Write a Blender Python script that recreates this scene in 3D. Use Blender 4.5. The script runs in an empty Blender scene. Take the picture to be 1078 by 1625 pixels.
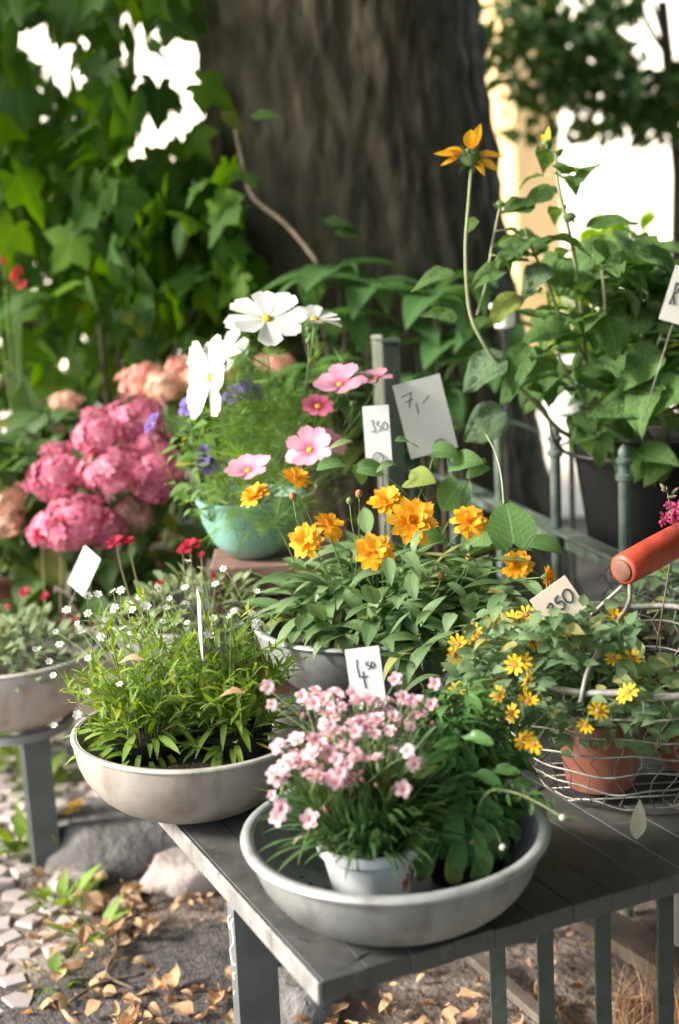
import bpy, math, random
import numpy as np
from mathutils import Vector, Matrix, noise
random.seed(7); rnd = random.random; uni = random.uniform; gau = random.gauss
R = math.radians; pi = math.pi
S = bpy.context.scene; COL = S.collection
V = Vector

# ------------------------------------------------------------------ camera, sky, sun, exposure
F, CX, CY = 2232.0, 539.0, 812.5
CAM = V((0, 0, 1.5))
CR = Matrix.Rotation(R(78), 3, 'X') @ Matrix.Rotation(R(-3), 3, 'Z')
cam = bpy.data.objects.new('camera', bpy.data.cameras.new('camera')); COL.objects.link(cam)
cam.matrix_world = Matrix.Translation(CAM) @ CR.to_4x4()
cam.data.sensor_fit = 'VERTICAL'; cam.data.sensor_height = 36; cam.data.lens = 36 * F / 1625
cam.data.clip_end = 400; cam.data.clip_start = 0.05
cam.data.dof.use_dof = True; cam.data.dof.focus_distance = 2.25; cam.data.dof.aperture_fstop = 2.3
S.camera = cam
w = bpy.data.worlds.new('World'); S.world = w; w.use_nodes = True
nt = w.node_tree; bg = nt.nodes['Background']
sky = nt.nodes.new('ShaderNodeTexSky'); sky.sky_type = 'NISHITA'; sky.sun_disc = False
SUN_DIR = V((-0.90, -0.16, 0.54)).normalized()          # towards the sun
sky.sun_elevation = math.asin(SUN_DIR.z); sky.sun_rotation = math.atan2(SUN_DIR.x, SUN_DIR.y)
sky.dust_density = 2.0; sky.air_density = 1.0; sky.ozone_density = 0.6
nt.links.new(sky.outputs[0], bg.inputs[0]); bg.inputs[1].default_value = 0.088
sl = bpy.data.lights.new('sun', 'SUN'); sl.energy = 1.5; sl.angle = R(12); sl.color = (1, 0.965, 0.91)
so = bpy.data.objects.new('sun', sl); COL.objects.link(so)
so.rotation_euler = SUN_DIR.to_track_quat('Z', 'Y').to_euler()
vs = S.view_settings; vs.view_transform = 'Standard'; vs.look = 'None'; vs.gamma = 1; vs.exposure = 2.6
S.cycles.max_bounces = 6; S.cycles.transparent_max_bounces = 4
try: S.cycles.use_denoising = True
except Exception: pass


def ray(px, py):
    return CR @ V(((px - CX) / F, -(py - CY) / F, -1))
def at(px, py, Y):
    d = ray(px, py); return CAM + d * (Y / d.y)
def onz(px, py, z):
    d = ray(px, py); return CAM + d * ((z - CAM.z) / d.z)
def pxm(Y, n):                                            # size in metres of n photo pixels at depth Y
    return n * Y * 1.03 / F

# ------------------------------------------------------------------ mesh helpers
class MB:
    def __init__(s): s.v = []; s.f = []; s.uv = []; s.mi = []; s.sharp = False
    def add(s, v, f, uv=None, M=None, mi=0):
        o = len(s.v)
        s.v += [tuple(M @ V(p)) for p in v] if M is not None else [tuple(p) for p in v]
        s.uv += list(uv) if uv is not None else [(0, 0)] * len(v)
        s.f += [tuple(i + o for i in q) for q in f]; s.mi += [mi] * len(f)
        return s
    def box(s, c, d, M=None, bev=0.0, mi=0):
        x, y, z = d[0] / 2, d[1] / 2, d[2] / 2
        b = min(bev, x * .9, y * .9, z * .9)
        T = Matrix.Translation(c) if M is None else M @ Matrix.Translation(c)
        if b <= 0:
            v = [(i * x, j * y, k * z) for k in (-1, 1) for j in (-1, 1) for i in (-1, 1)]
            return s.add(v, [(0, 2, 3, 1), (4, 5, 7, 6), (0, 1, 5, 4), (2, 6, 7, 3), (0, 4, 6, 2), (1, 3, 7, 5)], None, T, mi)
        v = []; f = []
        ring = lambda a, bb, zz: [(-a, -bb, zz), (a, -bb, zz), (a, bb, zz), (-a, bb, zz)]
        for a, bb, zz in ((x - b, y - b, -z), (x, y, -z + b), (x, y, z - b), (x - b, y - b, z)): v += ring(a, bb, zz)
        for r in range(3):
            for i in range(4):
                j = (i + 1) % 4; f.append((r * 4 + i, r * 4 + j, r * 4 + 4 + j, r * 4 + 4 + i))
        f += [(3, 2, 1, 0), (12, 13, 14, 15)]
        return s.add(v, f, None, T, mi)
    def tube(s, pts, rad, seg=6, M=None, cap=True, mi=0):
        pts = [V(p) for p in pts]; n = len(pts)
        rr = rad if isinstance(rad, (list, tuple)) else [rad] * n
        t = (pts[1] - pts[0]).normalized()
        u = t.orthogonal().normalized(); v = []; uv = []; f = []
        for i, p in enumerate(pts):
            tt = (pts[min(i + 1, n - 1)] - pts[max(i - 1, 0)])
            tt = tt.normalized() if tt.length > 1e-9 else t
            u = (u - tt * u.dot(tt)); u = u.normalized() if u.length > 1e-6 else tt.orthogonal().normalized()
            b = tt.cross(u)
            for k in range(seg):
                a = 2 * pi * k / seg
                v.append(p + (u * math.cos(a) + b * math.sin(a)) * rr[i]); uv.append((k / seg, i / max(1, n - 1)))
        for i in range(n - 1):
            for k in range(seg):
                k2 = (k + 1) % seg; f.append((i * seg + k, i * seg + k2, i * seg + seg + k2, i * seg + seg + k))
        if cap: f += [tuple(range(seg))[::-1], tuple(range((n - 1) * seg, n * seg))]
        return s.add(v, f, uv, M, mi)
    def lathe(s, prof, seg=48, M=None, mi=0, wob=0.0, closed=False):
        v = []; f = []; uv = []; n = len(prof); s.sharp = True
        for i, (r, z) in enumerate(prof):
            for k in range(seg):
                a = 2 * pi * k / seg; q = 1 + wob * math.sin(3 * a + 1.3) + wob * .6 * math.sin(7 * a)
                v.append((r * q * math.cos(a), r * q * math.sin(a), z)); uv.append((k / seg, i / n))
        for i in range(n - 1):
            for k in range(seg):
                k2 = (k + 1) % seg; f.append((i * seg + k, i * seg + k2, (i + 1) * seg + k2, (i + 1) * seg + k))
        if prof[0] != prof[-1] and not closed:
            f.append(tuple(range(seg))[::-1])
            f.append(tuple(range((n - 1) * seg, n * seg)))
        return s.add(v, f, uv, M, mi)
    def mesh(s, name, mats, smooth=True):
        m = bpy.data.meshes.new(name); m.from_pydata(s.v, [], s.f)
        for x in (mats if isinstance(mats, (list, tuple)) else [mats]): m.materials.append(x)
        m.polygons.foreach_set('material_index', s.mi)
        m.polygons.foreach_set('use_smooth', [smooth] * len(s.f))
        ul = m.uv_layers.new(name='UVMap'); idx = np.empty(len(m.loops), dtype=np.int32); m.loops.foreach_get('vertex_index', idx)
        ul.data.foreach_set('uv', np.array(s.uv, dtype=np.float32)[idx].ravel()); m.update()
        if s.sharp and smooth: m.set_sharp_from_angle(angle=R(48))
        return m

def put(name, mesh, parent=None, M=None, label=None, cat=None, group=None, kind=None):
    o = bpy.data.objects.new(name, mesh); COL.objects.link(o)
    if parent is not None: o.parent = parent
    if M is not None: o.matrix_basis = M
    for k, x in (('label', label), ('category', cat), ('group', group), ('kind', kind)):
        if x: o[k] = x
    return o
def thing(name, loc, label, cat, group=None, M=None):
    return put(name, None, None, M if M is not None else Matrix.Translation(loc), label, cat, group)
def T(*a): return Matrix.Translation(V(a) if len(a) == 3 else a[0])
def frame(p, d, n, s=1.0):
    y = V(d).normalized(); x = y.cross(V(n)); x = x.normalized() if x.length > 1e-5 else y.orthogonal().normalized()
    z = x.cross(y); m = Matrix((x, y, z)).transposed().to_4x4() * s
    m.translation = p; m[3][3] = 1; return m
def zframe(p, n, s=1.0, spin=0.0):
    q = V(n).normalized().to_track_quat('Z', 'Y').to_matrix() @ Matrix.Rotation(spin, 3, 'Z')
    m = (q * s).to_4x4(); m.translation = p; m[3][3] = 1; return m
def bez(a, b, c, n=8):
    a, b, c = V(a), V(b), V(c); return [a * (1 - t) ** 2 + b * 2 * t * (1 - t) + c * t * t for t in [i / n for i in range(n + 1)]]
def smoothpath(p, n=5):                                   # Catmull-Rom through points
    p = [V(x) for x in p]; q = [p[0] * 2 - p[1]] + p + [p[-1] * 2 - p[-2]]; out = []
    for i in range(1, len(q) - 2):
        for k in range(n):
            t = k / n
            out.append(0.5 * (2 * q[i] + (q[i + 1] - q[i - 1]) * t + (2 * q[i - 1] - 5 * q[i] + 4 * q[i + 1] - q[i + 2]) * t * t + (3 * q[i] - q[i - 1] - 3 * q[i + 1] + q[i + 2]) * t ** 3))
    return out + [p[-1]]
def rdir(zlo=-1.0, zhi=1.0):
    z = uni(zlo, zhi); a = uni(0, 2 * pi); r = math.sqrt(max(0, 1 - z * z)); return V((r * math.cos(a), r * math.sin(a), z))

# ------------------------------------------------------------------ materials
def nodes(name):
    m = bpy.data.materials.new(name); m.use_nodes = True; t = m.node_tree
    return m, t, t.nodes['Principled BSDF'], t.nodes['Material Output']
def mixc(t, fac, a, b):
    n = t.nodes.new('ShaderNodeMix'); n.data_type = 'RGBA'
    for i, x in ((0, fac), (6, a), (7, b)):
        if hasattr(x, 'links') or isinstance(x, bpy.types.NodeSocket): t.links.new(x, n.inputs[i])
        else: n.inputs[i].default_value = x if i == 0 else (*x, 1)
    return n.outputs[2]
def math_(t, op, a, b=None):
    n = t.nodes.new('ShaderNodeMath'); n.operation = op
    for i, x in ((0, a), (1, b)):
        if x is None: continue
        if isinstance(x, bpy.types.NodeSocket): t.links.new(x, n.inputs[i])
        else: n.inputs[i].default_value = x
    return n.outputs[0]
def noise_(t, scale, detail=4, coord='Object', stretch=None):
    tc = t.nodes.new('ShaderNodeTexCoord'); n = t.nodes.new('ShaderNodeTexNoise'); n.inputs['Scale'].default_value = scale; n.inputs['Detail'].default_value = detail
    src = tc.outputs[coord]
    if stretch:
        mp = t.nodes.new('ShaderNodeMapping'); mp.inputs['Scale'].default_value = stretch; t.links.new(src, mp.inputs[0]); src = mp.outputs[0]
    t.links.new(src, n.inputs['Vector']); return n.outputs['Fac']
def ramp(t, fac, lo, hi):
    n = t.nodes.new('ShaderNodeMapRange'); n.inputs[1].default_value = lo; n.inputs[2].default_value = hi
    t.links.new(fac, n.inputs[0]); return n.outputs[0]
def bump(t, b, h, strength=.3, dist=.01):
    n = t.nodes.new('ShaderNodeBump'); n.inputs['Strength'].default_value = strength; n.inputs['Distance'].default_value = dist
    t.links.new(h, n.inputs['Height']); t.links.new(n.outputs[0], b.inputs['Normal'])
def rand_(t):
    oi = t.nodes.new('ShaderNodeObjectInfo'); g = t.nodes.new('ShaderNodeNewGeometry')
    return math_(t, 'FRACT', math_(t, 'ADD', oi.outputs['Random'], g.outputs['Random Per Island']))
def surf(name, c1, c2=None, scale=20, rough=.6, metal=0, bstr=.2, bscale=None, coord='Object', spec=.5, bdist=.004, stretch=None, lo=.35, hi=.65, rnd_amt=None):
    m, t, b, o = nodes(name)
    n = noise_(t, scale, 5, coord, stretch); c = mixc(t, ramp(t, n, lo, hi), c1, c2 or c1)
    if rnd_amt: c = mixc(t, math_(t, 'MULTIPLY', rand_(t), rnd_amt[1]), c, rnd_amt[0])
    t.links.new(c, b.inputs['Base Color']); b.inputs['Roughness'].default_value = rough; b.inputs['Metallic'].default_value = metal
    b.inputs['Specular IOR Level'].default_value = spec
    if bstr: bump(t, b, noise_(t, bscale or scale * 3, 6, coord, stretch), bstr, bdist)
    return m
def leafmat(name, c1, c2, rough=.45, vein=.5, trans=.35, spec=.5, puckers=0.0):
    spec *= .55; rough = min(.7, rough + .06)
    c1 = (c1[0], c1[1] * 1.15, c1[2] * .82); c2 = (c2[0] * 1.08, c2[1] * 1.18, c2[2] * .82)
    m, t, b, o = nodes(name)
    tc = t.nodes.new('ShaderNodeTexCoord'); sx = t.nodes.new('ShaderNodeSeparateXYZ'); t.links.new(tc.outputs['UV'], sx.inputs[0])
    u = math_(t, 'ABSOLUTE', math_(t, 'SUBTRACT', sx.outputs[0], .5))          # distance from the midrib
    mid = math_(t, 'LESS_THAN', u, .022)
    wv = math_(t, 'SINE', math_(t, 'MULTIPLY', math_(t, 'SUBTRACT', sx.outputs[1], math_(t, 'MULTIPLY', u, .55)), 48))
    side = math_(t, 'GREATER_THAN', wv, .9)
    vv = math_(t, 'MULTIPLY', math_(t, 'MAXIMUM', mid, math_(t, 'MULTIPLY', side, .6)), vein)
    r = rand_(t); nz = noise_(t, 30, 3)
    c = mixc(t, math_(t, 'MULTIPLY', math_(t, 'ADD', r, nz), .55), c1, c2)
    c = mixc(t, math_(t, 'MULTIPLY', math_(t, 'GREATER_THAN', math_(t, 'FRACT', math_(t, 'MULTIPLY', r, 7.31)), .95), .55), c, (c2[0] * 2.2 + .03, c2[1] * 1.35, c2[2] * .8))
    sp = noise_(t, 9, 6); c = mixc(t, math_(t, 'MULTIPLY', ramp(t, sp, .66, .75), .5), c, (c1[0] * 1.8 + .03, c1[1] * .9, c1[2] * .8))
    c = mixc(t, math_(t, 'MULTIPLY', vv, .45), c, tuple(min(1, x * 1.7 + .05) for x in c2))
    t.links.new(c, b.inputs['Base Color']); b.inputs['Roughness'].default_value = rough; b.inputs['Specular IOR Level'].default_value = spec
    h = math_(t, 'SUBTRACT', math_(t, 'MULTIPLY', nz, .6 + puckers), vv); bump(t, b, h, .5 + .4 * puckers, .003 + .004 * puckers)
    tr = t.nodes.new('ShaderNodeBsdfTranslucent')
    hs = t.nodes.new('ShaderNodeHueSaturation'); hs.inputs['Saturation'].default_value = 1.25; hs.inputs['Value'].default_value = 1.8; hs.inputs['Hue'].default_value = .48
    t.links.new(c, hs.inputs['Color']); t.links.new(hs.outputs[0], tr.inputs[0])
    mx = t.nodes.new('ShaderNodeMixShader'); mx.inputs[0].default_value = trans
    t.links.new(b.outputs[0], mx.inputs[1]); t.links.new(tr.outputs[0], mx.inputs[2]); t.links.new(mx.outputs[0], o.inputs['Surface'])
    return m
def petalmat(name, base, tip, base_at=.15, tip_at=.6, rough=.55, trans=.4, var=None):
    m, t, b, o = nodes(name)
    tc = t.nodes.new('ShaderNodeTexCoord'); sx = t.nodes.new('ShaderNodeSeparateXYZ'); t.links.new(tc.outputs['UV'], sx.inputs[0])
    c = mixc(t, ramp(t, sx.outputs[1], base_at, tip_at), base, tip)
    if var: c = mixc(t, math_(t, 'MULTIPLY', rand_(t), .8), c, var)
    ln = math_(t, 'SINE', math_(t, 'MULTIPLY', sx.outputs[0], 40)); bump(t, b, ln, .15, .001)
    t.links.new(c, b.inputs['Base Color']); b.inputs['Roughness'].default_value = rough; b.inputs['Specular IOR Level'].default_value = .3
    tr = t.nodes.new('ShaderNodeBsdfTranslucent'); t.links.new(c, tr.inputs[0])
    mx = t.nodes.new('ShaderNodeMixShader'); mx.inputs[0].default_value = trans
    t.links.new(b.outputs[0], mx.inputs[1]); t.links.new(tr.outputs[0], mx.inputs[2]); t.links.new(mx.outputs[0], o.inputs['Surface'])
    return m

M_soil = surf('dark_soil', (.022, .017, .012), (.06, .045, .032), 60, .95, bstr=.9, bscale=120, bdist=.01)
M_ground = surf('bare_earth', (.075, .055, .042), (.26, .21, .175), 5, .95, bstr=.8, bscale=60, bdist=.02)
M_cobble = surf('cobble_stone', (.38, .315, .295), (.56, .475, .445), 25, .8, bstr=.5, bscale=90, bdist=.006, rnd_amt=((.30, .26, .25), .55))
M_stone = surf('field_stone', (.085, .08, .075), (.19, .18, .17), 9, .85, bstr=.7, bscale=40, bdist=.02)
M_palestone = surf('pale_stone', (.27, .22, .20), (.40, .35, .32), 9, .85, bstr=.6, bscale=40, bdist=.015)
M_asphalt = surf('worn_asphalt', (.035, .033, .030), (.11, .10, .092), 70, .9, bstr=.9, bscale=150, bdist=.01)
M_bark = surf('tree_bark', (.034, .028, .018), (.092, .077, .051), 16, .95, bstr=.7, bscale=34, bdist=.02, stretch=(1, 1, .4), lo=.3, hi=.7, rnd_amt=None)
M_twig = surf('twig_bark', (.07, .05, .035), (.13, .095, .065), 30, .85)
def worn(name, c1, c2, dirt, rough, metal, scale=9, amt=.7, thr=(.52, .72)):
    m, t, b, o = nodes(name)
    c = mixc(t, ramp(t, noise_(t, scale, 6), .35, .65), c1, c2)
    c = mixc(t, math_(t, 'MULTIPLY', ramp(t, noise_(t, scale * 2.3, 8, stretch=(1, 1, .35)), *thr), amt), c, dirt)
    sp = noise_(t, 170, 3); c = mixc(t, math_(t, 'MULTIPLY', ramp(t, sp, .66, .72), .6), c, tuple(x * .5 for x in dirt))
    t.links.new(c, b.inputs['Base Color']); b.inputs['Metallic'].default_value = metal
    t.links.new(math_(t, 'ADD', rough, math_(t, 'MULTIPLY', noise_(t, scale * 4, 4), .25)), b.inputs['Roughness'])
    bump(t, b, noise_(t, 45, 8), .25, .003); return m
M_zinc = worn('galvanised_zinc', (.135, .145, .145), (.235, .245, .24), (.075, .07, .06), 0.38, .25)
M_zincrim = worn('worn_rim_zinc', (.27, .28, .275), (.38, .385, .375), (.16, .14, .12), 0.3, .25)
M_cream = worn('cream_grey_clay', (.24, .215, .185), (.33, .30, .265), (.17, .135, .10), 0.53, 0)
M_creamrim = worn('pale_clay_rim', (.36, .34, .30), (.45, .43, .39), (.26, .21, .16), 0.48, 0)
M_blush = worn('blush_white_clay', (.40, .34, .31), (.50, .44, .41), (.30, .19, .14), 0.53, 0)
M_rust = surf('rust_stain', (.28, .12, .06), (.40, .2, .12), 30, .9)
M_table = worn('grey_painted_boards', (.036, .037, .034), (.075, .073, .069), (.14, .13, .118), .42, 0, 14, .4, (.58, .68))
M_tabedge = worn('scuffed_board_edge', (.15, .145, .14), (.26, .25, .235), (.07, .065, .06), .5, 0, 20, .8)
M_legdark = surf('dark_grey_paint', (.07, .078, .075), (.11, .118, .113), 12, .55, bstr=.15)
M_leglight = surf('grey_steel_paint', (.16, .165, .16), (.24, .245, .24), 12, .5, bstr=.15)
M_chalk = surf('white_chalk', (.75, .75, .73), None, 40, .9)
M_greeniron = surf('green_painted_iron', (.045, .07, .055), (.12, .15, .125), 25, .5, bstr=.45, bscale=50, bdist=.004)
M_black = surf('black_plastic', (.005, .0055, .0055), (.009, .0095, .0095), 12, .5, bstr=.05, spec=.2)
M_whitepot = surf('pale_grey_plastic', (.50, .52, .52), (.60, .62, .61), 10, .45, bstr=.05)
M_terra = worn('terracotta', (.20, .065, .038), (.30, .10, .06), (.34, .22, .17), .75, 0, 12, .6)
M_teal = surf('teal_glaze', (.16, .34, .29), (.23, .41, .35), 6, .4, bstr=.05)
M_wire = surf('galvanised_wire', (.17, .15, .125), (.30, .275, .25), 40, .55, .25, bstr=.2)
M_darkwire = surf('dark_wire', (.03, .03, .03), (.06, .058, .055), 40, .5, 0, bstr=.1)
M_red = worn('red_painted_wood', (.34, .035, .018), (.47, .065, .035), (.16, .05, .03), .35, 0, 16, .7)
M_redend = surf('worn_brown_wood', (.12, .05, .03), (.2, .09, .06), 40, .8)
M_card = surf('white_card', (.68, .675, .66), (.72, .715, .70), 6, .7, bstr=.03)
M_cardgrey = surf('warm_grey_card', (.60, .59, .54), (.65, .64, .59), 5, .7, bstr=.03)
M_cardcream = surf('cream_card', (.68, .56, .44), (.74, .62, .5), 6, .7, bstr=.03)
M_ink = surf('black_ink', (.02, .02, .022), None, 20, .6, bstr=0)
M_pencil = surf('faint_ink', (.13, .13, .13), None, 20, .6, bstr=0)
M_brick = surf('brown_brick', (.13, .065, .045), (.22, .12, .085), 30, .9, bstr=.6, rnd_amt=((.15, .09, .07), .5))
M_wood = surf('weathered_wood', (.055, .042, .032), (.115, .09, .07), 12, .85, bstr=.4, stretch=(1, 1, .15))
M_yellowwall = surf('ochre_plaster', (.72, .47, .20), (.78, .55, .28), 2, .9, bstr=.2)
M_creamwall = surf('cream_plaster', (.80, .74, .62), (.84, .79, .68), 2, .9, bstr=.2)
M_sand = surf('pale_sand', (.60, .53, .43), (.70, .63, .53), 3, .95, bstr=.4)
M_dryleaf = leafmat('dry_leaf', (.15, .05, .028), (.56, .36, .30), .75, .4, .2, .2)
M_paleleaf = leafmat('bleached_leaf', (.46, .38, .36), (.56, .46, .46), .7, .6, .3, .2)
M_stem = surf('green_stem', (.10, .17, .045), (.17, .25, .075), 40, .55, bstr=.1)
M_palestem = surf('pale_hairy_stem', (.20, .23, .11), (.28, .29, .15), 40, .6, bstr=.2)
M_redstem = surf('ruddy_stem', (.16, .14, .06), (.24, .19, .10), 30, .6, bstr=.1)
L_maple = leafmat('maple_leaf', (.022, .058, .014), (.070, .138, .027), .5, .4, .5)
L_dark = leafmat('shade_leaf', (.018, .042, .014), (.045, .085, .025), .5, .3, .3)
L_rhodo = leafmat('drooping_broad_leaf', (.045, .095, .045), (.08, .15, .065), .35, .8, .3)
L_sun = leafmat('sunflower_leaf', (.06, .12, .045), (.13, .21, .085), .45, .8, .32, .5, 1.0)
L_grey = leafmat('puckered_grey_leaf', (.12, .17, .125), (.19, .24, .18), .5, .9, .2, .5, 1.2)
L_heart = leafmat('bean_leaf', (.08, .15, .06), (.12, .20, .085), .42, 1.0, .3, .5, .3)
L_coreo = leafmat('coreopsis_leaf', (.07, .12, .065), (.15, .205, .12), .42, .6, .25)
L_aster = leafmat('bright_herb_leaf', (.12, .185, .045), (.23, .31, .085), .45, .4, .35)
L_dianth = leafmat('grass_blade_leaf', (.045, .09, .04), (.085, .145, .065), .45, .2, .2)
L_herb = leafmat('glossy_herb_leaf', (.055, .12, .045), (.105, .19, .075), .3, .6, .25, .6, .6)
L_silver = leafmat('silver_leaf', (.15, .18, .125), (.24, .27, .20), .6, .3, .2)
L_feather = leafmat('feathery_leaf', (.085, .155, .05), (.15, .23, .085), .5, .1, .4)
L_sanv = leafmat('creeping_leaf', (.07, .12, .075), (.15, .20, .13), .5, .5, .25)
L_hyd = leafmat('hydrangea_leaf', (.035, .07, .025), (.07, .115, .04), .45, .6, .3)
L_varieg = leafmat('variegated_leaf', (.10, .16, .07), (.42, .46, .32), .5, .4, .3)
L_bright = leafmat('sunlit_shrub_leaf', (.09, .17, .02), (.15, .26, .04), .5, .2, .5)
P_white = petalmat('white_petal', (.60, .62, .48), (.72, .72, .69), .02, .3)
P_orange = petalmat('orange_petal', (.76, .27, .012), (.83, .42, .025), .1, .7, var=(.84, .46, .03))
P_deep = petalmat('amber_petal', (.80, .30, .012), (.85, .45, .03), .05, .7)
P_cosmos = petalmat('pink_cosmos_petal', (.60, .12, .22), (.78, .38, .50), .1, .45)
P_rose = petalmat('rose_cosmos_petal', (.45, .03, .10), (.70, .18, .30), .15, .6)
P_dian = petalmat('carnation_petal', (.62, .06, .17), (.88, .58, .64), .2, .5, var=(.88, .66, .70))
P_dianb = petalmat('carnation_bud', (.10, .16, .07), (.75, .25, .32), .4, .8)
P_yellow = petalmat('yellow_petal', (.80, .35, .01), (.83, .50, .02), .1, .6)
P_purple = petalmat('purple_petal', (.06, .03, .16), (.17, .10, .36), .1, .7)
P_crim = petalmat('crimson_petal', (.30, .01, .03), (.42, .015, .05), .1, .6)
P_hpink = petalmat('pink_floret', (.60, .08, .20), (.66, .17, .30), .1, .7, var=(.72, .32, .38))
P_hdust = petalmat('dusty_floret', (.45, .16, .15), (.58, .28, .26), .1, .7, var=(.5, .35, .25))
P_hsalm = petalmat('salmon_floret', (.70, .20, .20), (.78, .34, .32), .1, .7, var=(.80, .48, .32))
P_hpeach = petalmat('peach_floret', (.76, .46, .30), (.80, .60, .42), .1, .7, var=(.78, .40, .34))
M_disc = surf('yellow_disc', (.62, .28, .012), (.72, .42, .03), 200, .8, bstr=.8, bscale=400)
M_seed = surf('brown_bud', (.25, .10, .03), (.40, .20, .05), 150, .8, bstr=.6)
M_calyx = surf('green_calyx', (.075, .14, .04), (.13, .2, .07), 80, .6, bstr=.3)

# ------------------------------------------------------------------ leaf and petal shapes (base at the origin, along +Y, face +Z)
GEO = {}
def prof(shape, t):
    if shape == 'lance': return math.sin(pi * min(1, t ** .85)) ** .9
    if shape == 'obl': return math.sin(pi * min(1, (t * .97 + .015) ** 1.35)) ** .75
    if shape == 'ovate': return math.sin(pi * min(1, t ** .62)) ** .95
    if shape == 'heart': return (math.sin(pi * min(1, max(0.0, t * .86 + .14) ** .72))) ** .8
    if shape == 'blade': return min(1, .55 + 3 * t) * (1 - t) ** .55
    if shape == 'petal': return (t ** .55) * (1 - max(0, (t - .78) / .22) ** 2.2 * .55)
    if shape == 'spoon': return .25 + .75 * math.sin(pi * min(1, max(0, (t - .3) / .72))) ** .6 if t > .3 else .25
    return 1
def leafgeo(L, W, shape, droop=.3, fold=.15, n=6, ripple=0.0, notch=0.0, cols=5, ph=0.0, pucker=0.0):
    v = []; f = []; uv = []; y = z = 0.0; px = 0
    for i in range(n + 1):
        t = i / n
        if i:
            a = droop * (t - .5 / n); y += math.cos(a) * L / n; z -= math.sin(a) * L / n
        wd = max(.02, prof(shape, t)) * W / 2
        for k in range(cols):
            s = -1 + 2 * k / (cols - 1); yy = y; zz = z + fold * abs(s) * wd + ripple * W * math.sin(9 * t + 3.1 * s + ph) * abs(s) ** .7 + pucker * W * noise.noise((s * 3.3, t * 7, ph * 3)) * min(1, 6 * t)
            if shape == 'heart' and i == 0: yy -= .13 * L * (abs(s) > .3)
            if notch and i >= n - 1:
                yy += notch * L * (1 if k % 2 else -1) * (1 if i == n else .3)
            v.append((s * wd, yy, zz)); uv.append(((s + 1) / 2, t))
    for i in range(n):
        for k in range(cols - 1):
            a = i * cols + k; f.append((a, a + 1, a + cols + 1, a + cols))
    return v, f, uv
def leafmesh(name, mat, *a, **k):
    v, f, uv = leafgeo(*a, **k); m = MB().add(v, f, uv).mesh(name, mat); GEO[m.name] = (np.array(v), f, uv, mat); return m
def variants(name, mat, L, W, shape, droops, fold=.2, **k):
    return [leafmesh(name, mat, L, W * uni(.88, 1.12), shape, d, fold * uni(.5, 1.4), ph=i * 1.7, **k) for i, d in enumerate(droops)]
def maplemesh(mat, L=1.0, cup=.15, droop=.2):
    ang = []; lobes = [(-2.25, .52), (-1.12, .82), (0, 1.0), (1.12, .82), (2.25, .52)]
    pts = [(-2.75, .18)]
    for i, (a, r) in enumerate(lobes):
        pts += [(a - .36, r * .70), (a - .19, r * .80), (a, r), (a + .19, r * .80), (a + .36, r * .70)]
        if i < 4: pts.append(((a + lobes[i + 1][0]) / 2, .52))
    pts.append((2.75, .18))
    v = [(0, .35 * L, 0)]; uv = [(.5, .3)]
    for a, r in pts:
        x = math.sin(a) * r * .62 * L; y = (.35 + math.cos(a) * r * .65) * L; rr = math.hypot(x, y - .35 * L)
        v.append((x, y, -cup * rr - droop * (y - .35 * L) * abs(y - .35 * L) / L)); uv.append((.5 + x / L / 1.3, min(1, max(0, y / L))))
    f = [(0, i + 1, i) for i in range(1, len(v) - 1)]
    m = MB().add(v, f, uv).mesh('maple_leaf', mat); GEO[m.name] = (np.array(v), f, uv, mat); return m

class Plant:
    def __init__(s, name, loc, label, cat, group=None, cap=300):
        s.loc = V(loc); s.root = thing(name, s.loc, label, cat, group); s.cap = cap; s.lv = []; s.I = T(-s.loc)
    def part(s, name, mesh, M=None, parent=None, label=None, kind=None):
        MM = M if M is not None else Matrix.Identity(4)
        if parent is None: return put(name, mesh, s.root, s.I @ MM, label, None, None, kind)
        return put(name, mesh, parent, MM, label, None, None, kind)
    def stem(s, pts, r, mat=None, name='stem', seg=5):
        pts = [V(p) - s.loc for p in pts]
        n = len(pts); rr = [r * (1 - .45 * i / (n - 1)) for i in range(n)] if not isinstance(r, list) else r
        return put(name, MB().tube(pts, rr, seg).mesh(name, mat or M_stem), s.root)
    def leaf(s, mesh, p, d, n=None, sc=1.0, name='leaf'):
        s.lv.append(((V(p) - CAM).length / max(sc, 1e-3) ** .5, mesh, frame(V(p), d, n if n is not None else V((0, 0, 1)) + rdir() * .3, sc), name))
    def done(s):
        s.lv.sort(key=lambda x: x[0])
        for _, m, M, nm in s.lv[:s.cap]: s.part(nm, m, M)
        rest = s.lv[s.cap:]
        if rest: put('foliage', joined('foliage', [(m, s.I @ M) for _, m, M, _ in rest]), s.root, None, None, None, None, 'stuff')
        return s
def joined(name, items):
    vs_, fs, uvs, mi, mats = [], [], [], [], []; o = 0
    for m, M in items:
        v, f, uv, mat = GEO[m.name]; A = np.array(M)
        vs_.append(v @ A[:3, :3].T + A[:3, 3]); fs += [tuple(i + o for i in q) for q in f]; uvs += uv; o += len(v)
        if mat not in mats: mats.append(mat)
        mi += [mats.index(mat)] * len(f)
    b = MB(); b.v = np.concatenate(vs_).tolist(); b.f = fs; b.uv = uvs; b.mi = mi
    return b.mesh(name, mats)

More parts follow.
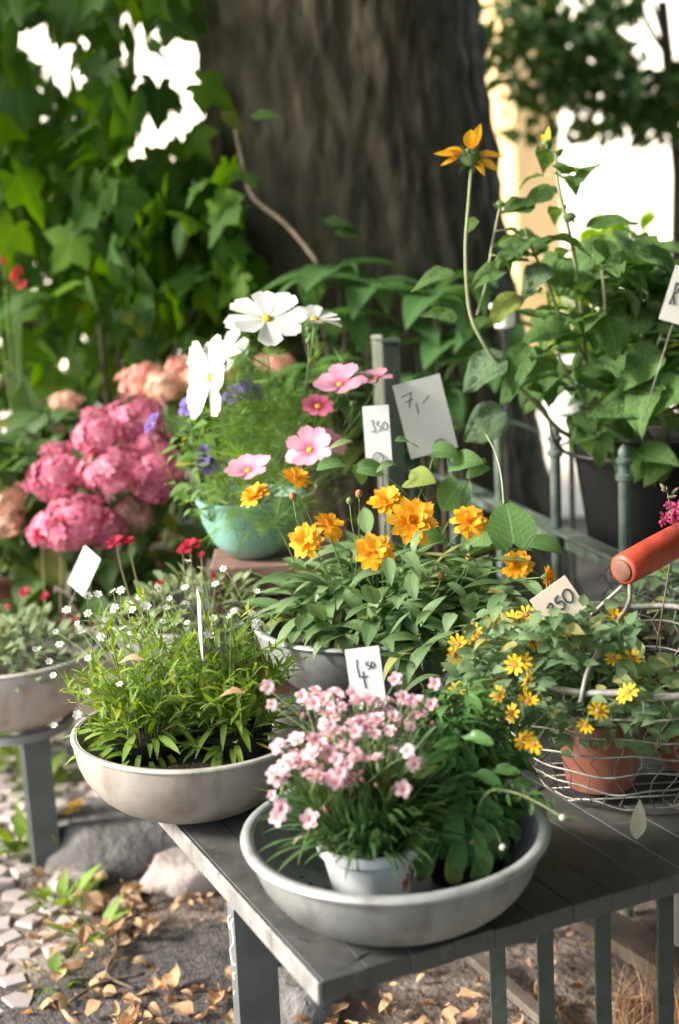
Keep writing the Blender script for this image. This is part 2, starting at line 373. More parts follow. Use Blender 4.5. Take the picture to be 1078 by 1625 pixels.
# ------------------------------------------------------------------ flowers
DISC = {}
def disc(key, r, h, mat, mat2=M_calyx, back=.6):
    if key not in DISC:
        b = MB().lathe([(r * .15, h), (r * .6, h * .9), (r, h * .35), (r * 1.02, -h * .1)], 12)
        b.lathe([(r * 1.05, -h * .12), (r * .9, -h * .8), (r * .35, -h * 1.5 - r * back), (.0012, -h * 1.6 - r * back)], 10, mi=1)
        DISC[key] = b.mesh(key, [mat, mat2])
    return DISC[key]
def flower(P, p, n, R_, petals, npet, dmesh, cup=.2, layers=1, jit=.12, name='flower', label=None, only=None, spin=None):
    fo = P.part(name, dmesh, zframe(V(p), n, 1, uni(0, 6) if spin is None else spin), label=label)
    for l in range(layers):
        for i in range(npet):
            if only is not None and i not in only: continue
            a = 2 * pi * (i + .5 * (l % 2)) / npet + gau(0, jit * .5)
            c = cup + l * .33 + gau(0, jit)
            q = Matrix.Rotation(a, 4, 'Z') @ Matrix.Translation((0, R_ * .10, 0.0015 * l)) @ Matrix.Rotation(c, 4, 'X') @ Matrix.Scale(R_ * (1 - .16 * l) * uni(.92, 1.06), 4)
            put('petal', random.choice(petals), fo, q)
    return fo
def simpleflower(key, mat, npet, R_, shape, W, cup, droop, dr, dh, dmat, n=3, notch=0, layers=1, fold=.1):
    b = MB()
    for l in range(layers):
        for i in range(npet):
            v, f, uv = leafgeo(R_ * (1 - .22 * l), W * R_ * (1 - .15 * l), shape, droop, fold, n, .02, notch, 5)
            b.add(v, f, uv, Matrix.Rotation(2 * pi * (i + .5 * l) / npet + uni(-.1, .1), 4, 'Z') @ Matrix.Translation((0, dr * .5, .0008 * l)) @ Matrix.Rotation(cup + l * .45 + uni(-.12, .12), 4, 'X'))
    b.lathe([(dr * .2, dh), (dr * .8, dh * .7), (dr, 0)], 8, mi=1)
    b.lathe([(dr * .95, -.0005), (dr * .8, -dh * 2), (dr * .3, -dh * 4)], 6, mi=2)
    return b.mesh(key, [mat, dmat, M_calyx])

# ------------------------------------------------------------------ SETTING: ground, sand yard, paving
def gridsheet(x0, x1, y0, y1, nx, ny, fz):
    b = MB(); v = []; f = []
    for j in range(ny + 1):
        for i in range(nx + 1):
            x = x0 + (x1 - x0) * i / nx; y = y0 + (y1 - y0) * j / ny; v.append((x, y, fz(x, y)))
    for j in range(ny):
        for i in range(nx):
            a = j * (nx + 1) + i; f.append((a, a + 1, a + nx + 2, a + nx + 1))
    return b.add(v, f)
b = MB(); b.add([(-60, -20, -.03), (60, -20, -.03), (60, 120, -.03), (-60, 120, -.03)], [(0, 1, 2, 3)])
b.add(*(lambda g: (g.v, g.f))(gridsheet(-3, 3, .8, 7, 90, 90, lambda x, y: -.005 + .014 * noise.noise((x * 3, y * 3, 0)) + .008 * noise.noise((x * 11, y * 11, 3)))))
put('ground', b.mesh('ground', M_ground), kind='structure', label='brown bare earth under the tables')
put('sandy_yard', gridsheet(.9, 40, 6.6, 40, 10, 10, lambda x, y: .01).mesh('sandy_yard', M_sand), kind='structure', label='pale sunlit sandy yard beyond the tree')
put('bright_path', gridsheet(-40, -1.9, 4.2, 40, 10, 10, lambda x, y: .012).mesh('bright_path', M_sand), kind='structure', label='pale path at the far left behind the flower stand')

pav = put('cobbled_pavement', gridsheet(-2.2, -.50, 1.6, 4.2, 30, 40, lambda x, y: .007 + .007 * noise.noise((x * 5, y * 5, 9))).mesh('paving_bed', M_ground), kind='structure', label='bed of small pinkish grey cobbles left of the tables')
stones = []
for k in range(7):
    b = MB(); a0 = uni(0, 6); n = random.choice((4, 5, 5, 6)); base = []
    rr = [uni(.84, 1.14) for _ in range(n)]
    ring = lambda s, z: [(rr[i] * s * math.cos(a0 + 2 * pi * i / n + (i % 2) * .15), rr[i] * s * .92 * math.sin(a0 + 2 * pi * i / n + (i % 2) * .15), z) for i in range(n)]
    v = ring(.52, -.25) + ring(.52, .12) + ring(.43, .24); f = [tuple(range(2 * n, 3 * n))]
    for q in range(2):
        f += [(q * n + i, q * n + (i + 1) % n, q * n + n + (i + 1) % n, q * n + n + i) for i in range(n)]
    stones.append(b.add(v, f).mesh('cobble', M_cobble, False))
cob = []; y = 1.95; row = 0
while y < 4.1:
    x = -1.9 + (row % 2) * .035
    while x < -.53:
        p = V((x + uni(-.008, .008), y + uni(-.008, .008), -.001))
        edge = -.62 + .07 * math.sin(y * 7) - .03 * math.sin(y * 17)
        if p.x < edge and rnd() > .06: cob.append(p)
        x += .074
    y += .064; row += 1
for p in cob[:]:
    d = p - CAM
    q = CR.transposed() @ d; pxx = CX + F * q.x / -q.z; pyy = CY - F * q.y / -q.z
    p.freeze() if False else None
cob.sort(key=lambda p: (abs((CX + F * (CR.transposed() @ (p - CAM)).x / -(CR.transposed() @ (p - CAM)).z) - 75) > 130, p.y))
STO = [(m, None) for m in stones]
for m in stones:
    vv = [tuple(x.co) for x in m.vertices]; GEO[m.name] = (np.array(vv), [tuple(q.vertices) for q in m.polygons], [(0, 0)] * len(vv), M_cobble)
rest = []
for i, p in enumerate(cob):
    M = T(p) @ Matrix.Rotation(uni(0, 6), 4, 'Z') @ Matrix.Rotation(gau(0, .06), 4, 'X') @ Matrix.Scale(.072 * uni(.9, 1.1), 4)
    m = random.choice(stones)
    if i < 290: put('cobble', m, pav, M)
    else: rest.append((m, M))
put('cobbles', joined('cobbles', rest), pav, None, None, None, None, 'stuff')

def rock(name, p, size, mat, label, group=None, seed=0, flat=.45):
    b = MB(); v = []; f = []; nu, nv = 18, 10
    for j in range(nv + 1):
        th = pi * j / nv
        for i in range(nu):
            a = 2 * pi * i / nu; d = V((math.sin(th) * math.cos(a), math.sin(th) * math.sin(a), math.cos(th)))
            k = 1 + .38 * noise.noise(d * 1.3 + V((seed, 0, 0))) + .12 * noise.noise(d * 4 + V((seed, 5, 0)))
            q = d * k; q = V((q.x, q.y, max(-.5, min(.55, q.z)) )); v.append((q.x * size[0], q.y * size[1], q.z * size[2]))
    for j in range(nv):
        for i in range(nu): f.append((j * nu + i, (j + 1) * nu + i, (j + 1) * nu + (i + 1) % nu, j * nu + (i + 1) % nu))
    return put(name, b.add(v, f).mesh(name, mat), None, T(p), label, 'stone', group)
rock('stone', onz(190, 1330, .05), (.22, .15, .12), M_stone, 'big dark grey stone on the ground behind the front table leg', None, 1)
rock('stone', onz(305, 1385, .03), (.11, .08, .07), M_palestone, 'pale pinkish stone next to the edge of the front table', None, 4)
rock('stone', onz(215, 1240, .03), (.12, .10, .08), M_palestone, 'pale stone below the white flowered clay bowl', None, 6)
rock('stone', onz(115, 1400, .02), (.06, .05, .045), M_palestone, 'small pale stone at the foot of the grey stand leg', None, 9)
rock('stone', onz(470, 1585, .03), (.10, .08, .08), M_stone, 'dark stone lying under the front table', None, 12)
rock('stone', onz(232, 1270, .02), (.09, .06, .06), M_stone, 'dark low stone wedged beside the big dark stone', None, 17)
b = gridsheet(-.33, .33, -.42, .42, 30, 36, lambda x, y: .02 * max(0, 1 - (abs(x) / .34) ** 4 - (abs(y) / .43) ** 4) + .012 * noise.noise((x * 14, y * 14, 2)) - .012)
put('asphalt_patch', b.mesh('asphalt_patch', M_asphalt), None, T(-.42, 2.34, .012) @ Matrix.Rotation(.5, 4, 'Z'), 'patch of dark crumbling asphalt beside the cobbles', None, None, 'structure')

# ------------------------------------------------------------------ big tree
bx, by = at(577, 300, 4.7).x, 4.7
def trunk_mesh():
    b = MB(); v = []; f = []; nu, nv = 150, 130; H = 4.2
    for j in range(nv + 1):
        z = H * (j / nv); r = .475 + .26 * math.exp(-z * 2.6) + .02 * math.sin(z * 2)
        for i in range(nu):
            a = 2 * pi * i / nu; c, s_ = math.cos(a), math.sin(a)
            rg = abs(noise.noise((c * 11, s_ * 11, z * 2.2 + .4 * c))) + .5 * abs(noise.noise((c * 16, s_ * 16, z * 2.4)))
            rr = r * (1 + .10 * noise.noise((c * 1.4, s_ * 1.4, z * .3))) - .036 * rg + .02 * noise.noise((c * 30, s_ * 30, z * 14))
            v.append((rr * c - (z - 1.6) * .075, rr * s_, z - .05))
    for j in range(nv):
        for i in range(nu):
            f.append((j * nu + i, j * nu + (i + 1) % nu, (j + 1) * nu + (i + 1) % nu, (j + 1) * nu + i))
    return b.add(v, f).mesh('trunk', M_bark)
tree = thing('old_tree', (bx, by, 0), 'massive old tree with rough dark brown trunk behind the flowers', 'tree')
put('trunk', trunk_mesh(), tree)
lime = maplemesh(L_maple, 1, .1, .25)
items = []
for k in range(8500):  # crown stretched out of view past the camera to cut sky light
    d = rdir(); r = uni(.45, 1) ** .5
    p = V((.75 + d.x * r * 4.1, -4.0 + d.y * r * 6.6, 5.0 + d.z * r * 1.5))
    items.append((lime, frame(p, rdir(-.6, .3), V((0, 0, 1)) + rdir() * .6, uni(.22, .36))))
for k in range(5200):  # added low lobe at the right, unseen, hung there to shade the table
    d = rdir(); r = uni(.3, 1) ** .5
    p = V((2.65 + d.x * r * 1.8, -4.0 + d.y * r * 4.2, 2.2 + d.z * r * 1.7))
    items.append((lime, frame(p, rdir(-.6, .3), V((0, 0, 1)) + rdir() * .6, uni(.24, .38))))
for k in range(1500):  # added lobe at the back left, unseen, shades hedge and maples
    d = rdir(); r = uni(.2, 1) ** .5
    p = V((-3.6 - bx + d.x * r * 1.9, 4.95 - by + d.y * r * 1.4, 3.75 + d.z * r * 1.15))
    items.append((lime, frame(p, rdir(-.6, .3), V((0, 0, 1)) + rdir() * .6, uni(.22, .34))))
for k in range(5):
    a = k * 1.25; b_ = MB().tube(smoothpath([(-.19, 0, 3.9), (-.2 + .9 * math.cos(a), .9 * math.sin(a), 4.4), (-.2 + 2.2 * math.cos(a), 2.2 * math.sin(a) - .6, 5.0)]), [.2] * 3 + [.12] * 4 + [.06] * 4, 10)
    put('limb', b_.mesh('limb', M_bark), tree)
put('crown', joined('crown', items), tree, kind='stuff')

# ------------------------------------------------------------------ right background: wall, house corner, small tree, shrub
def wall(name, c, d, mat, label, cat='wall'):
    o = thing(name, None, label, cat, M=T(c[0], c[1], 0) @ Matrix.Rotation(R(-48), 4, 'Z'))
    put('wall', MB().box((0, 0, d[2] / 2), d).mesh('wall', mat, False), o)
    put('coping', MB().box((0, 0, d[2] + .05), (d[0] + .1, d[1] + .12, .1), bev=.01).mesh('coping', M_creamwall, False), o)
    put('plinth', MB().box((0, -d[1] / 2 - .025, .2), (d[0], .05, .4), bev=.01).mesh('plinth', mat, False), o)
    return o
wall('garden_wall', (4.9, 10.9), (9.0, .3, 3.4), M_creamwall, 'sunlit cream plaster wall far beyond the tree')
wall('gate_pillar', (1.38, 10.5), (.50, .5, 4.4), M_yellowwall, 'sunlit ochre plaster pillar beside the big trunk', 'pillar')

hs = thing('pale_house', None, 'pale sunlit house showing white through the maple leaves', 'house', M=T(-3.2, 16, 0) @ Matrix.Rotation(R(-38), 4, 'Z'))
put('wall', MB().box((0, 0, 2.6), (7.6, .4, 5.2)).mesh('wall', M_creamwall, False), hs)
put('roof', MB().box((0, .6, 0), (8.2, 3.0, .16), Matrix.Translation((0, 0, 5.75)) @ Matrix.Rotation(R(32), 4, 'X'), bev=.02).mesh('roof', M_terra, False), hs)
M_glass = surf('window_glass', (.10, .12, .13), (.14, .16, .17), 2, .1, bstr=0)
for wx in (-2.9, 2.75):
    for wz in (1.5, 3.9):
        wn = put('window', MB().box((0, -.21, wz), (.8, .03, 1.2)).mesh('window', M_glass, False), hs, T(wx, 0, 0))
        put('frame', MB().box((-.43, -.22, wz), (.07, .06, 1.34)).box((.43, -.22, wz), (.07, .06, 1.34)).box((0, -.22, wz + .635), (.79, .06, .07)).box((0, -.22, wz - .635), (.79, .06, .07)).box((0, -.23, wz), (.04, .03, 1.19)).mesh('frame', M_creamwall, False), wn)
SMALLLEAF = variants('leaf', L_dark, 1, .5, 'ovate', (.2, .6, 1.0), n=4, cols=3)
def leaf_cloud(P, n, c, rad, L, meshes, gaps=None, up=.5, hollow=.3, size=(.8, 1.25)):
    for k in range(n):
        d = rdir(); r = uni(hollow, 1) ** .6; p = V(c) + V((d.x * rad[0] * r, d.y * rad[1] * r, d.z * rad[2] * r))
        if gaps and gaps(p): continue
        P.leaf(random.choice(meshes), p, d * .7 + rdir() * .8 + V((0, 0, -.25)), V((0, 0, up)) + d * .4 + rdir() * .5, L * uni(*size))
tb = at(1068, 300, 7.0)
st = Plant('small_tree', (tb.x, 7.0, 0), 'small dark leaved tree in front of the sunlit cream wall', 'tree', cap=0)
st.stem([(tb.x + .1, 7, 0), (tb.x + .02, 7, .8), (tb.x + .03, 7, 1.6), (tb.x - .05, 7, 2.4)], .05, M_bark, 'trunk', 8)
for k in range(6):
    e = V((tb.x + uni(-.8, .5), 7 + uni(-.5, .5), uni(2.1, 2.9)))
    st.stem(bez((tb.x, 7, 1.75 + k * .08), (tb.x + (e.x - tb.x) * .4, 7, 2.2), e, 6), .018, M_bark, 'branch', 5)
sgap = lambda p: noise.noise((p.x * 3.2, p.z * 3.2, 1.7)) > .22
for px, py, rad, n in ((900, 50, .42, 420), (1000, 110, .42, 420), (1060, 50, .42, 320), (940, 150, .26, 220), (850, 90, .26, 150), (1045, 150, .26, 200), (800, 30, .22, 120), (890, 195, .12, 40), (1110, 130, .4, 220), (830, 190, .12, 30), (960, -20, .5, 320)):
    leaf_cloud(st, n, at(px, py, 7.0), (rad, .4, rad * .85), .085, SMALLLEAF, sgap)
st.done()
sb = at(985, 360, 7.6)
BRIGHT = variants('leaf', L_bright, 1, .5, 'lance', (.2, .7), n=4, cols=3)
sh = Plant('sunlit_shrub', (sb.x, 7.6, 0), 'bright yellow green sunlit shrub at the foot of the cream wall', 'shrub', cap=0)
for k in range(5): sh.stem([(sb.x, 7.6, 0), (sb.x + uni(-.3, .3), 7.6 + uni(-.2, .2), 1.2)], .012)
leaf_cloud(sh, 420, (sb.x, 7.6, .82), (.34, .3, .55), .16, BRIGHT)
sh.done()

# ------------------------------------------------------------------ left background: hedge and maple saplings
MAPLES = [maplemesh(L_maple, 1, c, d) for c, d in ((.1, .2), (.25, .5), (.35, .1), (.05, .8))]
HANG = variants('leaf', L_maple, 1, .34, 'lance', (.3, .8, 1.2), .3, n=5, cols=3)
MAPLES_BACKLIT = [maplemesh(L_bright, 1, .2, .4), maplemesh(L_bright, 1, .35, .1)]  # brighter copies of the maple leaf, backlight put into their colour
GAPS = [(115, 90, 40, 70), (60, 70, 18, 40), (255, 80, 85, 62), (240, 215, 50, 52), (300, 170, 32, 50), (320, 100, 18, 30), (50, 140, 28, 16), (70, 245, 10, 10), (200, 260, 16, 24), (48, 318, 9, 9), (180, 25, 30, 25), (270, 305, 9, 12), (350, 250, 8, 8)]
def proj(p):
    q = CR.transposed() @ (V(p) - CAM); return CX + F * q.x / -q.z, CY - F * q.y / -q.z
hd = Plant('dark_hedge', (-1.6, 6.6, 0), 'dense dark green hedge in the shade behind the maple branches', 'hedge', cap=0)
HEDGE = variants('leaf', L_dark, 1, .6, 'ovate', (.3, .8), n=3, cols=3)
for k in range(10):
    x = -3 + k * .3; hd.stem([(x, 6.6, 0), (x + uni(-.2, .2), 6.6, 1.5)], .03, M_bark)
for k in range(9500):
    x = uni(-4.2, .2); top = 2.75 + .14 * noise.noise((x * 1.6, 0, 0)) - .02 * x
    z = top * rnd() ** .8; p = V((x, 6.6 + uni(-.45, .45), z))
    if noise.noise((x * 3.5, z * 3.5, 7)) > .42: continue
    qx, qy = proj(p)
    if any(((qx - gx) / (rx + 2)) ** 2 + ((qy - gy) / (ry + 2)) ** 2 < 1 for gx, gy, rx, ry in GAPS): continue
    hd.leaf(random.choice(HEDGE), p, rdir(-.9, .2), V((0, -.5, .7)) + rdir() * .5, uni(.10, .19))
hd.done()
def maple(loc, label, boxes, Y0, Y1, sc):
    P = Plant('maple_sapling', loc, label, 'maple', 'maple saplings behind the flower stand', cap=190)
    bl = V(loc)
    for (x0, x1, y0, y1, n) in boxes:
        for k in range(n):
            px, py = uni(x0, x1), uni(y0, y1); Y = uni(Y0, Y1)
            p = at(px, py, Y)
            d = V((uni(-1, .7), uni(-.6, .2), uni(-.95, -.05)))
            qx, qy = proj(p + d.normalized() * sc * .5)
            if rnd() > .07 and any(((qx - gx) / (rx + 2)) ** 2 + ((qy - gy) / (ry + 2)) ** 2 < 1 for gx, gy, rx, ry in GAPS): continue
            q = rnd()
            if q < .30: P.leaf(random.choice(HANG), p, V((uni(-.5, .5), uni(-.4, .2), -1)), V((uni(-1, 1), -.6, .3)), sc * uni(.5, .95))
            else: P.leaf(random.choice(MAPLES if q < .86 else MAPLES_BACKLIT), p, d, V((uni(-.9, .9), uni(-.8, .3), uni(.2, .9))), sc * uni(.5, 1.2))
        for k in range(4):
            e = at(uni(x0, x1), uni(y0, y1), uni(Y0, Y1)); mid = V(((bl.x + e.x) / 2, (bl.y + e.y) / 2, e.z + .1))
            if not any(((proj(e)[0] - gx) / (rx + 30)) ** 2 + ((proj(e)[1] - gy) / (ry + 30)) ** 2 < 1 for gx, gy, rx, ry in GAPS):
                P.stem(bez((bl.x, bl.y, .2), mid, e, 8), .011, M_twig, 'branch')
    return P.done()
maple((-1.35, 4.6, 0), 'maple sapling with big lobed leaves at the far left edge', [(-330, 230, -90, 340, 520), (-330, 160, 330, 640, 230)], 4.0, 5.4, .20)
maple((-.72, 4.5, 0), 'maple sapling with leaves hanging next to the big trunk', [(150, 302, -90, 330, 300), (130, 400, 290, 480, 210), (290, 375, 190, 420, 50), (170, 480, 440, 660, 240)], 4.0, 5.0, .165)
tw = thing('bare_twig', at(385, 250, 4.05), 'bare brown twig hanging in front of the big trunk', 'twig')
o0 = tw.location.copy()
put('twig', MB().tube([p - o0 for p in smoothpath([at(372, 190, 4.05), at(385, 255, 4.05), at(402, 312, 4.0), at(450, 352, 3.95), at(480, 385, 3.9), at(505, 418, 3.85)])], [.0075] * 26, 6).mesh('twig', M_twig), tw)
for (px, py, a) in ((510, 350, .3), (350, 175, -1), (395, 185, .8), (530, 368, .5)):
    put('leaf', HEDGE[0], tw, frame(at(px, py, 3.9) - o0, V((math.cos(a), -.2, -.2 + .3 * a)), V((0, -.5, .8)), .09))

# ------------------------------------------------------------------ broad drooping leaves before the trunk
RH = variants('leaf', L_rhodo, 1, .42, 'ovate', (.9, 1.5, 2.0, .5), n=7)
def rhodo(loc, whorls, label, Y):
    P = Plant('broadleaf_sapling', loc, label, 'sapling', 'broad leaved saplings at the foot of the trunk')
    for (px, py, n, L, dz) in whorls:
        c = at(px, py, Y + uni(-.12, .12))
        P.stem(bez((loc[0], loc[1], .3), (c.x * .6 + loc[0] * .4, loc[1], c.z - .25), c, 7), .0055, M_twig)
        for i in range(n):
            a = 2 * pi * i / n + uni(-.3, .3)
            P.leaf(RH[i % 4], c, V((math.cos(a), math.sin(a), uni(-.05, .4))), V((0, 0, 1)), L * uni(.8, 1.1))
    return P.done()
c = at(560, 600, 3.9)
rhodo((c.x, 3.9, 0), [(535, 425, 6, .24, 0), (500, 445, 4, .2, 0), (590, 450, 6, .22, 0), (545, 500, 6, .2, 0), (600, 530, 5, .2, 0), (480, 520, 5, .17, 0), (560, 590, 6, .2, 0), (520, 640, 6, .2, 0), (610, 640, 6, .2, 0), (580, 700, 6, .2, 0), (500, 580, 5, .18, 0), (640, 720, 6, .2, 0)], 'sapling with large drooping leaves behind the white cosmos', 3.85)
c = at(700, 600, 3.8)
rhodo((c.x, 3.8, 0), [(690, 470, 6, .22, 0), (740, 440, 5, .2, 0), (720, 540, 6, .22, 0), (655, 520, 5, .2, 0), (790, 510, 6, .22, 0), (650, 600, 6, .2, 0), (770, 570, 5, .2, 0), (700, 620, 6, .2, 0), (740, 680, 5, .2, 0)], 'sapling with broad dark leaves behind the green fence', 3.75)

# posts standing in the plants
def post(name, px, y0, Y, wd, label, mat):
    p = at(px, y0, Y); o = thing(name, (p.x, Y, 0), label, 'post')
    put('shaft', MB().box((0, 0, p.z / 2), (wd, wd, p.z), bev=.004).mesh('shaft', mat, False), o)
    put('cap', MB().box((0, 0, p.z + .006), (wd * 1.15, wd * 1.15, .012), bev=.003).mesh('cap', mat, False), o)
post('wooden_post', 620, 545, 3.45, .042, 'dark green square post behind the pink cosmos flowers', surf('dark_green_paint', (.02, .032, .022), (.045, .06, .045), 20, .7))
post('garden_stake', 598, 540, 3.4, .022, 'pale thin stake standing beside the dark green post', surf('pale_lichen_wood', (.30, .32, .24), (.38, .40, .31), 20, .9))

# ------------------------------------------------------------------ front table
c0 = onz(511, 1558, .58); e1 = onz(265, 1288, .58); e2 = onz(1078, 1398, .58)
vd = (e1 - c0).normalized(); ud = V((vd.y, -vd.x, 0))
TM = Matrix((ud, vd, V((0, 0, 1)))).transposed().to_4x4(); TM.translation = c0
tab = thing('garden_table', None, 'dark grey painted board table holding the bowls and wire basket', 'table', M=TM.copy())
NP, PW = 13, .062
for i in range(NP):
    wob = uni(-.002, .002)
    put('board', MB().box((PW / 2, .5, -.014 + wob / 2), (PW - .0012, 1.0 + uni(-.003, .003), .028), bev=.0012).mesh('board', M_table, False), tab, T(i * PW, 0, 0))
put('edge_strip', MB().box((-.004, .5, -.015), (.006, 1.004, .032), bev=.002).mesh('edge_strip', M_tabedge, False), tab)
TWID = NP * PW
for (u, v_, su) in ((.042, .345, 1), (TWID - .075, .10, 1), (.30, .90, 1), (TWID - .05, .86, 1)):
    lg = put('leg', MB().box((0, 0, -.29), (.064, .026, .52), bev=.002).mesh('leg', M_legdark, False), tab, T(u, v_, -.028) @ Matrix.Rotation(.03, 4, 'X'))
    if v_ == .345:
        cm = MB()
        for pts in ([(.004, .0, -.10), (.012, 0, -.085), (.0, 0, -.075)], [(-.012, 0, -.075), (-.004, 0, -.088), (-.008, 0, -.115), (.010, 0, -.135), (.004, 0, -.155), (-.010, 0, -.15)], [(-.006, 0, -.166), (.004, 0, -.172), (.0, 0, -.180)], [(.002, 0, -.20), (.004, 0, -.206)]):
            cm.tube([V((-.0325, p[0] * .9, p[2] + .03)) for p in smoothpath(pts, 4)], .0014, 4)
        put('chalk_mark', cm.mesh('chalk_mark', M_chalk), lg)
for nm, c, d in (('apron', (TWID / 2, .10, -.05), (TWID - .2, .02, .04)), ('apron', (TWID / 2, .90, -.05), (TWID - .2, .02, .04))):
    put(nm, MB().box(c, d, bev=.002).mesh(nm, M_legdark, False), tab)
sc = MB()
for (px, py, a, L) in ((425, 1402, .2, .016), (470, 1490, -.9, .02), (570, 1520, .3, .018), (430, 1410, .25, .01)):
    p = TM.inverted() @ onz(px, py, .5812); sc.tube([(p.x - L * math.cos(a), p.y - L * math.sin(a), .0012), (p.x + .002, p.y + .001, .0014), (p.x + L * math.cos(a), p.y + L * math.sin(a), .0012)], [.0005, .0012, .0005], 4)
put('scratches', sc.mesh('scratches', M_ink), tab)

# ------------------------------------------------------------------ bowls and pots
def bowl(name, p, Rr, h, rb, mats, label, rimw=.014, tilt=(0, 0), th=.006, dirt=None):
    M = T(p) @ Matrix.Rotation(tilt[0], 4, 'X') @ Matrix.Rotation(tilt[1], 4, 'Y')
    o = thing(name, p, label, 'bowl', M=M)
    pr = []
    for i in range(9):
        t = i / 8; pr.append((rb + (Rr - rb) * math.sin(t * pi / 2) ** .85, h * (1 - math.cos(t * pi / 2)) * .55 + h * t * .45))
    inner = [(max(.01, r - th), z + th * (1 - i / 12)) for i, (r, z) in enumerate(pr)]
    put('shell', MB().lathe([(.005, 0.002)] + pr + inner[::-1] + [(.005, th)], 72, wob=.004).mesh('shell', mats[0]), o)
    rp = [(Rr - th + (rimw / 2) + rimw * .5 * math.cos(a), h - .001 + rimw * .36 * math.sin(a)) for a in [2 * pi * k / 12 for k in range(13)]]
    put('rim', MB().lathe(rp, 72, wob=.004, closed=True).mesh('rim', mats[1]), o)
    if dirt: put('soil', MB().lathe([(.003, dirt + .012), (Rr * .4, dirt + .008), (Rr * .7, dirt)], 32, wob=.02).mesh('soil', M_soil), o)
    return o, M
def potmesh(Rt, Rb, h, th=.003, lip=.006):
    return [(.003, 0), (Rb, 0), (Rt, h - .012), (Rt + lip, h - .012), (Rt + lip, h), (Rt - th + .001, h), (Rb - th, th), (.003, th)]
def pot_parts(P, p, Rt, Rb, h, mat, label=None, lip=.006):
    M = T(p)
    o = P.part('pot', MB().lathe(potmesh(Rt, Rb, h, .003, lip), 40).mesh('pot', mat, True), M, label=label)
    P.part('soil', MB().lathe([(.003, h - .012), (Rt * .5, h - .010), (Rt - .004, h - .018)], 24, wob=.01).mesh('soil', M_soil), M)
    return o

zF = .582
b1c = onz(626, 1313, .69); B1 = V((b1c.x, b1c.y, zF))
bowl('zinc_bowl', B1, .197, .106, .112, (M_zinc, M_zincrim), 'wide grey zinc bowl at the table corner holding the pink carnations', .017, (0, 0))
b2c = onz(292, 1160, .71); B2 = V((b2c.x, b2c.y + .02, zF))
bowl('clay_bowl', B2, .185, .122, .085, (M_cream, M_creamrim), 'cream grey bowl of white asters at the back table corner', .010, (R(-1), R(2.5)), .007, .085)
b3c = onz(578, 985, .78); B3 = V((b3c.x, 2.46, .662))
bowl('zinc_bowl', B3, .198, .118, .11, (M_zinc, M_zincrim), 'grey zinc bowl filled with orange coreopsis', .013, (0, 0), .006, .09)
put('stone_slab', MB().box((0, 0, .0395), (.24, .22, .079), bev=.006).mesh('stone_slab', M_stone, False), None, T(B3.x, B3.y, zF + .0005), 'grey slab lifting the coreopsis bowl off the table', 'slab')

# left stand and bowl
b4c = onz(14, 1030, .585); B4 = V((b4c.x, b4c.y, .425))
bowl('blush_bowl', B4, .205, .16, .10, (M_blush, M_creamrim), 'pinkish white bowl on the grey stand with dark red saxifrage', .012, (0, 0), .007, .12)
st4 = thing('metal_stand', (B4.x, B4.y, 0), 'low grey steel stand under the pinkish white bowl', 'stand')
put('ring', MB().lathe([(.11, .405), (.13, .405), (.13, .422), (.11, .422), (.11, .405)], 40).mesh('ring', M_leglight), st4)
lf = onz(78, 1388, 0.0)
for (dx, dy) in ((lf.x - B4.x, lf.y - B4.y), (-.22, -.03), (lf.x - B4.x - .02, .13), (-.16, .13)):
    put('leg', MB().box((0, 0, .206), (.062, .03, .415), bev=.002).mesh('leg', M_legdark, False), st4, T(dx, dy, 0) @ Matrix.Rotation(.35, 4, 'Z'))

# teal pot on brick pier
BT = V((at(405, 900, 2.93).x, 2.93, 0)); zt = at(400, 893, 2.85).z
pier = thing('brick_pier', BT, 'low pier of brown bricks carrying the teal pot', 'pier')
brk = MB().box((0, 0, 0), (.088, .18, .068), bev=.004).mesh('brick', M_brick, False)
nco = int(zt / .074)
zb = zt - nco * .074
for k in range(nco):
    for s_ in (-1, 1):
        put('brick', brk, pier, T(0, 0, zb + k * .074 + .036) @ Matrix.Rotation((k % 2) * pi / 2 + gau(0, .015), 4, 'Z') @ T(s_ * .046, 0, 0))
put('base_block', MB().box((0, 0, zb / 2), (.19, .19, max(.01, zb)), bev=.004).mesh('base_block', M_stone, False), pier)

